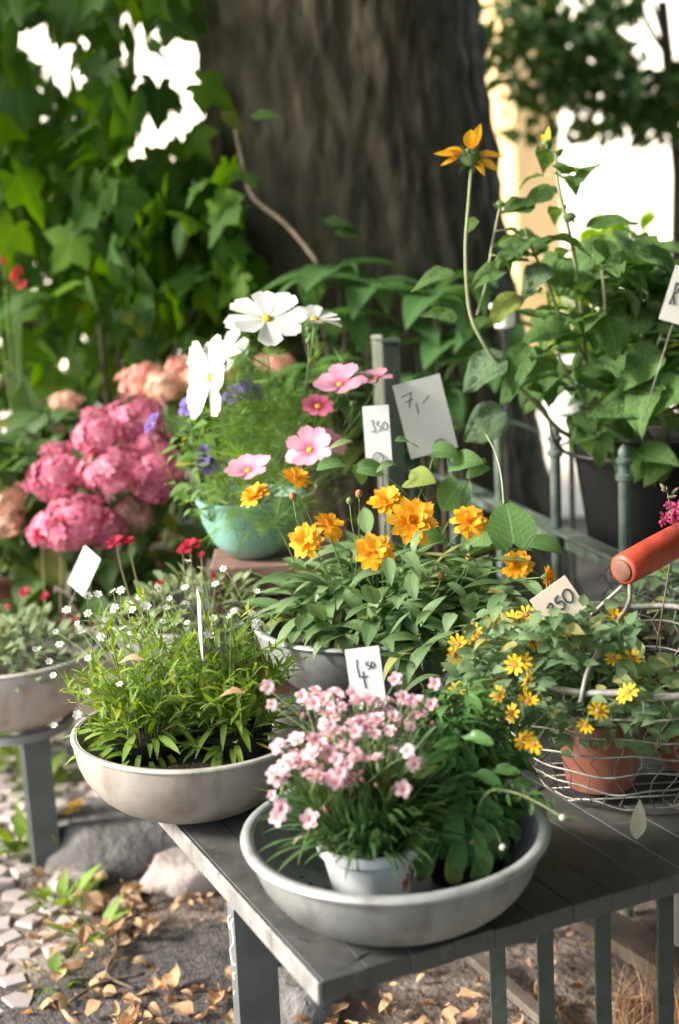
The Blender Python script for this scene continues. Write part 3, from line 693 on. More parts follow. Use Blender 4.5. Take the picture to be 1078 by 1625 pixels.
# ------------------------------------------------------------------ price tags
def tag(px, py, Y, wp, hp, lean, label, mat=M_card, strokes=(), yaw=0, pitch=0, ink=M_ink, sw=.0009, clip=None, stake=True, dz=.16, sub=0, skew=0):
    p = at(px, py, Y); wd, ht = pxm(Y, wp), pxm(Y, hp)
    Mx = T(p) @ Matrix.Rotation(R(yaw), 4, 'Z') @ Matrix.Rotation(R(pitch), 4, 'X') @ Matrix.Rotation(R(lean), 4, 'Y')
    o = thing('price_tag', p, label, 'price tag', 'price tags stuck in the flowers', M=Mx)
    put('card', MB().box((0, 0, 0), (wd, .0016, ht), bev=.0003).mesh('card', mat, False), o)
    if strokes:
        b = MB()
        for st_ in strokes:
            pts = [V(((x - .5) * wd, -.0013, (.5 - y) * ht)) for x, y in st_]
            b.tube(smoothpath(pts, 5) if len(pts) > 2 else pts, sw, 5)
        put('price_lettering', b.mesh('price_lettering', ink), o)
    if clip:
        cx, cy, r = (clip[0] - .5) * wd, (.5 - clip[1]) * ht, clip[2] * wd
        pts = [V((cx + r * math.cos(a), -.0028 - .0006 * math.sin(a), cz)) for a, cz in [(t, cy + r * 1.05 * math.sin(t)) for t in [pi * (1.45 - 1.9 * i / 14) for i in range(15)]]]
        pts += [V((cx + r * .75, -.0022, cy - r * 1.6)), V((cx + r * .7, .0, cy - r * 4)), V((cx + r * .6, .004, cy - r * 4 - dz))]
        put('wire_holder', MB().tube(pts, .0011, 5).mesh('wire_holder', M_darkwire), o)
    elif stake:
        put('stake', MB().tube([(0, 0.002, -ht * .42), (.001, .003, -ht * .5 - dz)], .0012, 5).mesh('stake', M_wire), o)
    return o
tag(581, 1076, 1.86, 55, 100, -5.5, 'white tag priced 4.50 standing in the pink carnations', M_card,
    [[(.30, .17), (.28, .30), (.31, .46)], [(.28, .46), (.45, .48), (.56, .46)], [(.44, .38), (.43, .50), (.45, .66)],
     [(.64, .24), (.57, .24), (.56, .29), (.63, .30), (.65, .34), (.57, .36)], [(.74, .24), (.69, .28), (.72, .35), (.79, .33), (.80, .27), (.74, .24)]], yaw=-4, pitch=-6, clip=(.60, .93, .17), dz=.14)
tag(675, 661, 2.72, 76, 118, -11, 'large grey card priced 7 standing behind the coreopsis', M_cardgrey,
    [[(.12, .18), (.22, .165), (.34, .15)], [(.34, .15), (.27, .25), (.22, .34)], [(.16, .255), (.26, .245), (.34, .24)], [(.38, .30), (.38, .37), (.37, .44)], [(.52, .32), (.60, .28), (.68, .24)]],
    yaw=3, pitch=-8, clip=(.66, .93, .14), dz=.2)
tag(599, 690, 2.62, 41, 91, -1, 'small white tag priced 3.50 beside the large grey card', M_card,
    [[(.25, .26), (.38, .25), (.34, .33), (.41, .37), (.36, .44), (.24, .43)], [(.62, .27), (.52, .28), (.52, .34), (.62, .36), (.60, .43), (.50, .43)], [(.80, .28), (.70, .34), (.74, .42), (.86, .40), (.88, .32), (.80, .28)], [(.46, .44), (.45, .47)]],
    pitch=-5, ink=M_pencil, sw=.0007, clip=(.46, .90, .2), dz=.16)
tag(886, 958, 1.98, 70, 62, -31, 'cream tag priced 3.50 half sunk in the yellow creeping flowers', M_cardcream,
    [[(.22, .42), (.34, .36), (.36, .46), (.28, .54), (.38, .60), (.34, .72), (.22, .74)], [(.60, .32), (.49, .36), (.48, .48), (.58, .48), (.61, .58), (.55, .67), (.46, .65)], [(.80, .30), (.69, .38), (.68, .58), (.78, .66), (.88, .52), (.88, .36), (.80, .30)]],
    pitch=-12, yaw=5, sw=.0014, dz=.1)
tag(318, 992, 2.08, 44, 110, 17, 'narrow white tag seen edge on among the white asters', M_card, yaw=-79, pitch=0, dz=.12)
tag(134, 906, 2.95, 46, 78, 4, 'blank white tag leaning between the dark red saxifrage', M_card, yaw=38, pitch=0, dz=.12, lean=4) if False else tag(134, 906, 2.95, 40, 70, 27, 'blank white tag leaning between the dark red saxifrage', M_card, yaw=-35, pitch=-12, dz=.12)
tag(1082, 470, 2.75, 46, 85, 19, 'grey tag with black writing among the sunflower leaves', M_cardgrey, [[(.18, .3), (.2, .5), (.17, .7)], [(.18, .3), (.32, .33), (.30, .46), (.2, .5)], [(.2, .5), (.34, .68)]], sw=.0016, pitch=-4, dz=.2)

# ------------------------------------------------------------------ pink carnations
pc = onz(588, 1345, .665); PC = V((pc.x, pc.y, .592))
D = Plant('carnation_plant', PC, 'pale grey pot of pink carnations in the front zinc bowl', 'potted plant', cap=260)
hp = .088; po = pot_parts(D, PC, .066, .05, hp, M_whitepot)
dc = MB()
for k in range(9):
    a = -.75 + uni(-.10, .10); z = .045 + uni(-.02, .02); r = .0605 + (z - .045) * .2
    dc.tube([((r + .0005) * math.cos(a), (r + .0005) * math.sin(a), z), ((r + .0012) * math.cos(a + .06), (r + .0012) * math.sin(a + .06), z + uni(.002, .014))], .0016, 4)
put('red_print', dc.mesh('red_print', M_red), po)
top = PC + V((0, 0, hp - .012))
BL = variants('leaf', L_dianth, 1, .10, 'blade', (.3, .8, 1.3, .1), n=6, cols=3)
for k in range(900):
    a = uni(0, 2 * pi); r = .06 * math.sqrt(rnd()); p = top + V((r * math.cos(a), r * math.sin(a), uni(0, .05)))
    d = V((math.cos(a), math.sin(a), 0)) * uni(.1, 1.0) * (.35 + r / .06) + V((0, 0, 1))
    D.leaf(random.choice(BL), p, d, V((-d.x, -d.y, 1)), uni(.05, .125))
DF = [simpleflower('carnation', P_dian, 5, .0098, 'petal', 1.05, c, .3, .0022, .0012, M_disc, 3, .05, 2) for c in (.12, .3, .5)]
BUD = MB().lathe([(.0005, .0), (.0022, .001), (.0026, .006), (.002, .010), (.0008, .0125)], 8).mesh('bud', P_dianb)
def dfl(px, py, Y, nrm=None, sc=1.0, bud=False):
    p = at(px, py, Y); b0 = top + V((gau(0, .03), gau(0, .03), 0)); n = nrm or (V((0, -.35, .9)) + rdir() * .55)
    dr = (p - b0); mid = b0 + V((dr.x * .25, dr.y * .25, dr.z * .62))
    D.stem(bez(b0, mid, p - V(n).normalized() * .006, 7), .0013, M_stem)
    if bud: D.part('bud', BUD, zframe(p, n, uni(.9, 1.3) * sc))
    else:
        D.part('flower', random.choice(DF), zframe(p, n, uni(.8, 1.15) * sc, uni(0, 6)))
        D.part('calyx', CAL, zframe(p - V(n).normalized() * .0035, n, sc))
CAL = MB().lathe([(.0008, -.014), (.0022, -.012), (.0026, -.004), (.0022, .001)], 8).mesh('calyx', M_calyx)
for (cx, cy, rx, ry, n) in ((555, 1135, 48, 28, 15), (500, 1105, 50, 15, 8), (520, 1170, 60, 25, 14), (640, 1130, 36, 24, 13), (500, 1215, 52, 20, 15), (560, 1200, 25, 22, 6), (525, 1240, 38, 12, 6), (448, 1215, 18, 20, 4), (600, 1158, 30, 14, 6), (640, 1200, 45, 14, 5), (445, 1240, 14, 12, 3), (575, 1115, 60, 20, 8), (470, 1195, 30, 30, 6)):
    for k in range(int(n * 1.15)):
        a = uni(0, 6.28); r = math.sqrt(rnd()); px, py = cx + rx * r * math.cos(a), cy + ry * r * math.sin(a)
        dfl(px, py, 1.74 - .10 * (py - 1150) / 100 + uni(-.04, .04))
for (px, py, s_) in ((492, 1300, 1.2), (445, 1283, 1.1), (441, 1298, 1), (640, 1252, 1.1), (432, 1262, .8), (425, 1090, 1), (432, 1118, .9), (690, 1085, .9), (480, 1105, 1.1), (515, 1110, 1.1), (685, 1118, 1), (628, 1078, .9)):
    dfl(px, py, 1.66 + (.12 if py < 1150 else 0), V((uni(-.3, .3), -.8, .5)), s_ * 1.05)
for (px, py) in ((601, 1250), (525, 1295), (571, 1250), (582, 1243), (567, 1234), (620, 1262), (480, 1145), (690, 1150)): dfl(px, py, 1.66, None, 1.1, True)
D.done()

# ------------------------------------------------------------------ dark herb in the front bowl
hc = onz(740, 1345, .64); HC = V((hc.x, hc.y + .02, .592))
Hb = Plant('leafy_herb', HC, 'dark green leafy herb in a black pot in the front zinc bowl', 'potted plant', cap=280)
pot_parts(Hb, HC, .060, .05, .058, M_black)
HL = variants('leaf', L_herb, 1, .34, 'obl', (.8, 1.5, 2.1, 1.2), .3, n=11, ripple=.13, cols=7, pucker=.16)
HS = variants('leaf', L_herb, 1, .25, 'obl', (.6, 1.3, 1.9), .3, n=7, ripple=.12, pucker=.1)
tp = HC + V((0, 0, .05))
for (px, py, dY) in ((710, 1100, .07), (730, 1140, .02), (780, 1120, .08), (660, 1130, .06), (800, 1150, .06), (755, 1170, 0), (820, 1190, .03), (690, 1150, .05), (745, 1085, .06), (690, 1130, .03), (700, 1180, 0), (760, 1130, .05), (720, 1200, -.02), (790, 1180, .03), (770, 1210, 0), (810, 1230, .02), (690, 1240, -.02), (830, 1200, .05), (740, 1250, -.03), (800, 1270, -.02), (650, 1180, .04), (680, 1095, .09), (840, 1150, .1), (850, 1260, .04)):
    e = at(px, py, HC.y + dY); pts = bez(tp + V((gau(0, .02), gau(0, .02), 0)), V((tp.x * .7 + e.x * .3, tp.y, e.z - .01)), e, 10)
    Hb.stem(pts, .0022, M_stem)
    for i in range(1, 11):
        for q in range(4):
            a = uni(0, 6.28); d = V((math.cos(a), math.sin(a), uni(-.1, .8)))
            Hb.leaf(random.choice(HS if i > 4 else HL), pts[i], d, V((0, 0, 1)) + rdir() * .3, uni(.03, .062) * (1.35 - .06 * i))
for (px, py, dx, dz, L) in ((700, 1300, -.6, -.4, .09), (715, 1310, .1, -1, .085), (690, 1290, -.8, .1, .085), (725, 1290, -.1, -.6, .10), (770, 1290, .15, -.9, .12), (775, 1285, .5, -.5, .08), (740, 1310, .3, -.4, .07), (690, 1310, -.4, -.8, .075), (720, 1190, -.5, -.2, .10), (745, 1180, .3, -.3, .1), (700, 1210, -.6, -.3, .10), (680, 1330, -.3, -.8, .07), (705, 1345, .1, -.8, .06), (760, 1320, .3, -.9, .075), (790, 1310, .6, -.6, .08), (735, 1330, -.1, -.9, .075), (660, 1290, -.7, -.4, .08), (760, 1240, .4, -.4, .10), (720, 1250, -.3, -.5, .10), (680, 1230, -.6, -.4, .09), (800, 1230, .7, -.2, .09), (830, 1250, .8, -.2, .08)):
    p = at(px, py, HC.y - .055); Hb.leaf(HL[2 if dz < -.5 else 0], p - V((dx, 0, dz)) * L * .35, V((dx, -.35, dz + .45)), V((0, -.6, .7)), L * (.85 if py > 1285 else .5))
for k in range(26):
    px, py = uni(672, 800), uni(1290, 1345); p = at(px, py, HC.y - uni(.055, .085))
    Hb.leaf(random.choice(HL[:3]), p, V(((px - 735) / 80 + gau(0, .2), -.35, uni(-.9, -.1))), V(((px - 735) / 200, -.6, .7)), uni(.05, .08))
e0 = at(800, 1255, 1.75); pts = smoothpath([tp, at(770, 1262, 1.72), at(805, 1255, 1.70), at(850, 1272, 1.68), at(895, 1298, 1.66)])
Hb.stem(pts, .0018, M_palestem)
for i in range(6, len(pts)):
    for s_ in (-1, 1): Hb.leaf(HS[0], pts[i], V((s_ * .4 + .4, uni(-.5, .2), uni(-.6, .5))), None, uni(.018, .03))
budm = MB().lathe([(.0004, -.004), (.003, -.002), (.0036, .002), (.002, .005)], 8).mesh('bud', P_white)
for (px, py) in ((892, 1298), (797, 1345)):
    if px != 892: Hb.stem(bez(tp + V((.02, 0, 0)), at(px - 20, py - 70, 1.70), at(px, py, 1.66), 7), .0012, M_stem)
    Hb.part('bud', budm, zframe(at(px, py, 1.66), V((.2, -.3, .6))))
Hb.done()

# ------------------------------------------------------------------ white asters in the cream bowl
AL = variants('leaf', L_aster, 1, .155, 'lance', (.3, .8, 1.3, .1), .25, n=5, cols=3)
AF = [simpleflower('aster', P_white, 6, .0075, 'petal', .95, c, .2, .002, .001, M_disc, 3) for c in (.1, .4)]
def asterplant(c, label, n, spread, hlo, hhi, tips):
    A = Plant('white_aster', c, label, 'potted plant', 'asters in the cream grey bowl', cap=260)
    pot_parts(A, c, .058, .05, .07, M_black); tp = V(c) + V((0, 0, .06))
    for k in range(n):
        a = uni(0, 6.28); r = math.sqrt(rnd()); e = tp + V((spread * r * math.cos(a), spread * r * math.sin(a) * .9, uni(hlo, hhi) * (1.1 - .55 * r * r)))
        b0 = tp + V((.04 * math.cos(a) * r, .04 * math.sin(a) * r, -.01)); pts = bez(b0, V((b0.x * .5 + e.x * .5, b0.y * .5 + e.y * .5, e.z - .01 + .02 * r)), e, 6)
        if k % 2 == 0: A.stem(pts, .0011, M_redstem if k % 4 else M_stem)
        for i in range(1, 7):
            for q in range(2):
                d = rdir(-.1, .7) * .8 + (pts[i] - pts[i - 1]).normalized() * .6
                A.leaf(random.choice(AL), pts[i], d, V((0, 0, 1)) + rdir() * .4, uni(.03, .062) * (1.2 - .12 * i))
    for k in range(70):
        a = uni(0, 6.28); q = tp + V((uni(.03, .06) * math.cos(a), uni(.03, .06) * math.sin(a), uni(-.02, .03)))
        A.leaf(random.choice(AL), q, V((math.cos(a), math.sin(a), uni(-.2, .8))), V((0, 0, 1)) + rdir() * .3, uni(.05, .085))
    for (px, py, Y) in tips:
        p = at(px, py, Y); b0 = tp + V((gau(0, .03), gau(0, .03), .03)); n_ = V((gau(0, .3), -.55 + gau(0, .3), .7))
        A.stem(bez(b0, V(((b0.x + p.x) / 2, (b0.y + p.y) / 2, p.z - .03)), p, 7), .0009, M_stem)
        A.part('flower', random.choice(AF), zframe(p, n_, uni(.6, 1.05), uni(0, 6)))
    return A.done()
def tips(n, x0, x1, y0, y1, Y0, Y1): return [(uni(x0, x1), uni(y0, y1), uni(Y0, Y1)) for _ in range(n)]
ATIPS = [(57, 1030), (190, 945), (175, 940), (148, 968), (210, 970), (250, 932), (225, 950), (265, 968), (290, 940), (300, 897), (350, 900), (270, 1015), (345, 1020), (245, 1010), (230, 1005), (192, 990), (375, 970), (392, 970), (408, 942), (412, 995), (338, 928), (285, 990), (160, 985), (180, 960), (102, 972), (138, 958), (118, 990), (215, 955), (240, 965), (320, 905), (330, 1005), (255, 990), (205, 1000), (365, 985), (300, 960), (345, 975), (400, 985), (420, 1000), (130, 1000), (165, 1015), (90, 1000), (310, 935), (270, 950), (150, 940)]
ATIPS = [(x + gau(0, 5), y + gau(0, 5), uni(2.02, 2.32)) for x, y in ATIPS]
asterplant((B2.x - .062, B2.y - .02, .64), 'bushy white aster in the left half of the cream grey bowl', 80, .13, .06, .215, [q for q in ATIPS if q[0] < 262] + [(85, 1072, 2.05), (78, 1050, 2.05), (95, 1022, 2.1), (140, 1045, 2.05), (190, 1085, 1.98), (123, 1135, 2.0), (86, 1152, 2.0), (60, 1030, 2.1), (138, 1098, 2.0)])
asterplant((B2.x + .075, B2.y + .0, .64), 'bushy white aster in the right half of the cream grey bowl', 80, .125, .06, .21, [q for q in ATIPS if q[0] >= 262])
# dead strands in the asters
for (pts, lb) in (([(390, 1100), (372, 1098), (350, 1092)], 'dry brown leaf caught among the right aster stems'), ([(230, 1048), (212, 1046), (196, 1040)], 'dry tan leaf caught among the left aster stems')):
    p = at(*pts[0], 2.0); put('dry_leaf', leafmesh('dry_leaf', M_dryleaf, .042, .016, 'lance', .8, .5, n=6, ripple=.1), None, frame(p, at(*pts[-1], 2.0) - p, V((0, -.3, 1))), lb, 'dead leaf')

# ------------------------------------------------------------------ orange coreopsis
CP = V((B3.x + .02, B3.y, B3.z + .02))
Cq = Plant('coreopsis_plant', CP, 'orange coreopsis clump with lance shaped leaves in a zinc bowl', 'flowering plant', cap=300)
Cq.part('soil', MB().lathe([(.005, .085), (.09, .08), (.15, .062)], 32, wob=.02).mesh('soil', M_soil), T(CP))
CL = variants('leaf', L_coreo, 1, .29, 'lance', (.5, 1.0, 1.6, .2, 2.0), .3, n=7, ripple=.02)
tp = CP + V((0, 0, .07))
for k in range(95):
    a = uni(0, 6.28); r = math.sqrt(rnd()); b0 = tp + V((.01 + .115 * r * math.cos(a), .11 * r * math.sin(a), .01))
    up = uni(.03, .16) * (1.15 - .6 * r); e = b0 + V((.07 * r * math.cos(a), .07 * r * math.sin(a), up)); pts = bez(b0, (b0 + e) / 2 + V((0, 0, .02)), e, 4)
    Cq.stem(pts, .0022, M_stem) if k % 2 == 0 else None
    for q in range(5):
        th = a + uni(-1.5, 1.5); d = V((math.cos(th), math.sin(th), uni(.0, .9)))
        Cq.leaf(random.choice(CL), pts[random.choice((2, 3, 4))], d, V((0, 0, 1)) + rdir() * .25, uni(.065, .12))
for k in range(60):                                      # leaves that spill over the rim, to the right as well
    a = uni(-1.6, .3); b0 = tp + V((.15 * math.cos(a), .14 * math.sin(a), uni(0, .06)))
    Cq.leaf(random.choice(CL), b0, V((math.cos(a), math.sin(a), uni(-.2, .6))), V((0, 0, 1)) + rdir() * .3, uni(.07, .12))
for k in range(130):
    p = at(uni(610, 830), uni(880, 1080), uni(2.15, 2.5)); Cq.leaf(random.choice(CL), p, V((uni(-1, 1), uni(-1, .1), uni(-.2, .7))), V((0, -.1, 1)) + rdir() * .3, uni(.05, .09))
OP = [leafmesh('petal', P_orange, 1, .55, 'petal', d, .15, n=5, notch=.055, ph=d * 5) for d in (-.1, .25, .5)]
od = disc('coreopsis_disc', .0065, .004, M_disc)
for (px, py, rp, nx, ny, nz, lay, Y) in ((655, 829, 38, .1, -.85, .5, 4, 2.32), (594, 875, 31, .05, -.8, .55, 3, 2.24), (487, 858, 28, -.35, -.75, .55, 3, 2.3), (522, 833, 24, .3, -.3, .9, 3, 2.4), (613, 796, 27, -.1, -.5, .85, 3, 2.38), (745, 829, 28, .05, -.75, .6, 3, 2.3), (820, 898, 26, .2, -.75, .6, 3, 2.2), (405, 787, 25, -.35, -.25, .9, 3, 2.4), (470, 760, 24, .35, -.25, .9, 3, 2.42), (528, 846, 15, .4, -.6, .5, 2, 2.42), (868, 915, 17, .9, -.4, .2, 3, 2.22)):
    p = at(px, py, Y); n_ = V((nx, ny, nz)).normalized()
    b0 = tp + V(((p.x - tp.x) * .6, uni(-.05, .03), .02))
    Cq.stem(bez(b0, b0 + V(((p.x - b0.x) * .2, 0, (p.z - b0.z) * .6)), p - n_ * .012, 9), .0016, M_stem)
    flower(Cq, p, n_, pxm(Y, rp), OP, 11, od, .12, lay, .14)
bd = MB().lathe([(.001, -.007), (.005, -.004), (.0065, .001), (.005, .006), (.0015, .008)], 10).mesh('bud', M_seed); bdg = MB().lathe([(.001, -.007), (.0045, -.004), (.006, .001), (.0045, .005), (.001, .007)], 10).mesh('bud', M_calyx)
for (px, py, m) in ((570, 784, bd), (555, 795, bdg), (745, 885, bd), (700, 914, bd), (690, 998, bd), (465, 788, bd), (600, 1000, bdg), (745, 870, bdg), (655, 880, bdg), (640, 905, bdg), (555, 880, bdg)):
    p = at(px, py, 2.3); b0 = tp + V((uni(-.1, .1), uni(-.08, .05), .03))
    Cq.stem(bez(b0, V((p.x, p.y, (b0.z + p.z) / 2)), p, 7), .0013, M_stem); Cq.part('bud', m, zframe(p, V((gau(0, .3), -.3, 1))))
Cq.done()

# bean vine with heart leaf
HT = [leafmesh('leaf', L_heart, 1, .95, 'heart', d, .12, n=9, ripple=.01, cols=7) for d in (.5, .9, -.2)]
vb = at(800, 900, 2.42); vb.z = .60
Vn = Plant('bean_vine', vb, 'climbing bean vine with one big heart shaped leaf', 'vine')
Vn.stem(smoothpath([vb, at(805, 880, 2.42), at(800, 800, 2.42), at(795, 750, 2.45), at(785, 715, 2.48), at(772, 690, 2.5)]), .0025, M_palestem)
p = at(815, 862, 2.36); Vn.leaf(HT[0], p, V((-.02, .55, .85)), V((.05, -.85, .5)), .092)
Vn.stem([at(800, 850, 2.42), p], .0016, M_palestem)
for (px, py, d, L, k) in ((745, 760, (-.2, -.2, -.9), .10, 0), (728, 770, (-.6, -.1, -.8), .09, 1), (770, 738, (-1, -.1, -.25), .06, 1), (700, 850, (-.5, -.3, .3), .08, 1), (775, 845, (-.9, -.2, -.3), .10, 1), (850, 860, (.8, -.4, .0), .08, 1), (560, 700, (-.8, -.3, .1), .07, 0), (655, 705, (-.5, -.5, .6), .06, 1), (570, 740, (.3, -.4, -.8), .05, 1), (690, 715, (.8, -.3, .1), .07, 1), (630, 740, (-.2, -.5, .5), .08, 0), (650, 760, (.4, -.5, .2), .08, 1), (720, 735, (.6, -.4, .3), .08, 1), (600, 745, (-.7, -.3, .3), .07, 1), (540, 735, (-.6, -.4, .2), .07, 1)):
    Vn.leaf(HT[k] if k else random.choice(CL), at(px, py, 2.5), V(d), V((uni(-.5, .5), -.5, .8)), L * .72)
for (a, b_) in (((660, 800), (600, 745)), ((660, 800), (690, 715)), ((700, 850), (650, 745)), ((700, 850), (745, 760))): Vn.stem([at(*a, 2.5), at((a[0] + b_[0]) / 2 + 4, (a[1] + b_[1]) / 2, 2.5), at(*b_, 2.5)], .0014)
Vn.stem(smoothpath([vb, at(740, 900, 2.5), at(700, 850, 2.5), at(660, 800, 2.5)]), .0018)
Vn.done()

# ------------------------------------------------------------------ cosmos in the teal pot
zc = zt + .002; TP = V((BT.x, BT.y, zc))
C = Plant('cosmos_plant', TP, 'white and pink cosmos with feathery leaves in a teal pot', 'potted plant', cap=0)
C.part('pot', MB().lathe([(.003, 0), (.055, 0), (.085, .03), (.106, .075), (.113, .118), (.117, .118), (.117, .126), (.108, .126), (.10, .08), (.05, .01), (.003, .008)], 48).mesh('pot', M_teal), T(TP))
C.part('soil', MB().lathe([(.003, .11), (.06, .108), (.104, .104)], 24).mesh('soil', M_soil), T(TP))
def feather(L):
    b = []; M_ = leafgeo(1, .05, 'blade', .2, .1, 3, cols=3)
    v, f, uv = [], [], []
    def addl(M, Lc):
        o = len(v)
        for q in M_[0]: v.append(tuple(M @ (V(q) * Lc)))
        uv.extend(M_[2]); f.extend([tuple(i + o for i in q) for q in M_[1]])
    addl(Matrix.Identity(4), L)
    for i in range(1, 7):
        for s_ in (-1, 1): addl(T(0, L * i / 7.5, 0) @ Matrix.Rotation(s_ * -.75, 4, 'Z') @ Matrix.Rotation(uni(-.4, .4), 4, 'X'), L * .42 * (1.1 - i / 9))
    m = MB().add(v, f, uv).mesh('leaf', L_feather); GEO[m.name] = (np.array(v), f, uv, L_feather); return m
FE = [feather(1) for _ in range(4)]; tp = TP + V((0, 0, .11))
for k in range(620):
    px, py = gau(425, 62), gau(700, 66); Y = uni(2.72, 3.08)
    if py > 850 or px < 290 or px > 560: continue
    p = at(px, py, Y); C.leaf(random.choice(FE), p, rdir(-.2, .9), rdir(), uni(.05, .10))
for k in range(110):
    p = at(uni(335, 480), uni(770, 850), uni(2.74, 2.82)); C.leaf(random.choice(FE), p, V((uni(-.6, .6), -.5, uni(-.7, .3))), rdir(), uni(.04, .07))
SPOON = variants('leaf', L_feather, 1, .5, 'ovate', (.4, .9), n=4)
for k in range(90):
    p = at(uni(275, 380), uni(640, 810), uni(2.78, 2.95)); C.leaf(random.choice(SPOON), p, rdir(-.5, .5), V((0, -.4, 1)) + rdir() * .3, uni(.025, .045))
WP = [leafmesh('petal', P_white, 1, .80, 'petal', d, .12, n=6, notch=.025, ph=d * 4) for d in (.05, .3, -.15)]
PP = [leafmesh('petal', P_cosmos, 1, .80, 'petal', d, .12, n=5, notch=.035, ph=d * 4) for d in (.1, .35, -.1)]
RP = [leafmesh('petal', P_rose, 1, .80, 'petal', d, .12, n=5, notch=.03, ph=d * 4) for d in (.1, .3)]
cd = disc('cosmos_disc', .009, .006, M_disc); cds = disc('cosmos_small_disc', .0065, .004, M_disc)
for (px, py, rp, nn, pet, cup, npt, d_, Y) in (
        (424, 506, 58, (.10, -.52, .85), WP, .10, 8, cd, 2.62), (500, 507, 40, (.15, -.18, .95), WP, .12, 8, cd, 2.72), (334, 598, 62, (-.86, -.42, .18), WP, .15, 8, cd, 2.68), (352, 570, 50, (-.35, .35, .4), WP, .35, 6, cd, 2.76),
        (540, 610, 38, (-.1, -.45, .85), PP, .25, 8, cds, 2.7), (597, 600, 27, (.1, -.12, .95), PP, .2, 8, cds, 2.72), (505, 645, 24, (.05, -.55, .8), RP, .2, 8, cds, 2.66), (492, 714, 37, (-.2, -.65, .6), PP, .2, 8, cds, 2.62), (524, 704, 26, (.5, -.5, .7), PP, .3, 8, cds, 2.68), (394, 747, 36, (-.15, -.35, .9), PP, .28, 8, cds, 2.62)):
    p = at(px, py, Y); n_ = V(nn).normalized(); b0 = tp + V((gau(0, .03), gau(0, .03), 0))
    C.stem(bez(b0, V((p.x * .8 + b0.x * .2, (p.y + b0.y) / 2, (p.z + b0.z) / 2)), p - n_ * .014, 10), .0019, M_stem)
    flower(C, p, n_, pxm(Y, rp), pet, npt, d_, cup, 1, .08)
cbud = MB().lathe([(.001, -.008), (.005, -.005), (.006, .0), (.004, .005), (.001, .007)], 10).mesh('bud', M_calyx)
for (px, py) in ((490, 523), (395, 560), (398, 585), (490, 540), (355, 640), (560, 640), (440, 610), (503, 770)):
    p = at(px, py, 2.75); C.stem(bez(tp, V((p.x, p.y, (tp.z + p.z) / 2)), p, 7), .0015); C.part('bud', cbud, zframe(p, rdir(.3, 1)))
C.done()
pt = at(330, 760, 2.85)
PU = Plant('petunia_plant', (pt.x, 2.85, zc + .09), 'purple petunias trailing out of the teal pot', 'flowering plant')
PUR = simpleflower('petunia', P_purple, 5, .026, 'petal', 1.1, .35, .5, .003, .002, M_disc, 4)
for (px, py, n_) in ((325, 722, (-.5, -.6, .2)), (372, 628, (-.3, -.5, .6)), (398, 620, (.5, -.4, .5)), (242, 672, (-.6, -.3, .5)), (300, 645, (-.5, -.5, .5)), (330, 735, (.2, -.8, .1))):
    p = at(px, py, 2.82); PU.stem(bez((pt.x, 2.85, zc + .09), V((p.x, p.y, (p.z + zc) / 2 + .05)), p, 6), .0015); PU.part('flower', PUR, zframe(p, n_, uni(.8, 1.1), uni(0, 6)))
for k in range(40):
    p = at(uni(285, 370), uni(660, 800), uni(2.78, 2.9)); PU.leaf(random.choice(SPOON), p, rdir(-.5, .5), V((0, -.4, 1)) + rdir() * .3, uni(.03, .05))
PU.done()

# ------------------------------------------------------------------ hydrangeas on a low bench
bn = V((-.78, 3.72, 0))
bench = thing('wooden_bench', bn, 'low weathered wooden bench behind the bowls carrying the hydrangeas', 'bench')
for k in range(3): put('board', MB().box((0, 0, 0), (1.5, .15, .03), bev=.003).mesh('board', M_wood, False), bench, T(0, -.16 + .16 * k, .435))
for (x, y) in ((-.68, -.18), (.68, -.18), (-.68, .18), (.68, .18)): put('leg', MB().box((0, 0, .21), (.05, .05, .418), bev=.003).mesh('leg', M_wood, False), bench, T(x, y, 0))
HY = variants('leaf', L_hyd, 1, .62, 'ovate', (.5, 1.0, 1.4), .2, n=6)
FLG = {}
def floretgeo():
    v, f, uv = [], [], []
    for i in range(4):
        a = leafgeo(.55, .6, 'petal', .3, .1, 2, cols=3); o = len(v); Mx = Matrix.Rotation(i * pi / 2, 4, 'Z') @ Matrix.Rotation(.2, 4, 'X')
        v += [tuple(Mx @ V(q)) for q in a[0]]; uv += a[2]; f += [tuple(j + o for j in q) for q in a[1]]
    return v, f, uv
FG = floretgeo()
def headmesh(mat, n=125, flat=.72):
    b = MB()
    for k in range(n):
        z = 1 - 1.55 * (k + .5) / n; a = k * 2.39996; r = math.sqrt(max(0, 1 - z * z)); d = V((r * math.cos(a), r * math.sin(a), z))
        rr = uni(.70, 1.06) * (1 + .38 * noise.noise(d * 1.6 + V((n, len(mat.name) * 3.1 + rnd() * .1, 0)))); p = V((d.x * rr, d.y * rr, d.z * rr * flat))
        b.add(FG[0], FG[1], FG[2], zframe(p, d + rdir() * .25, .40 * uni(.75, 1.15), uni(0, 6)))
    return b.mesh('flower_head', mat)
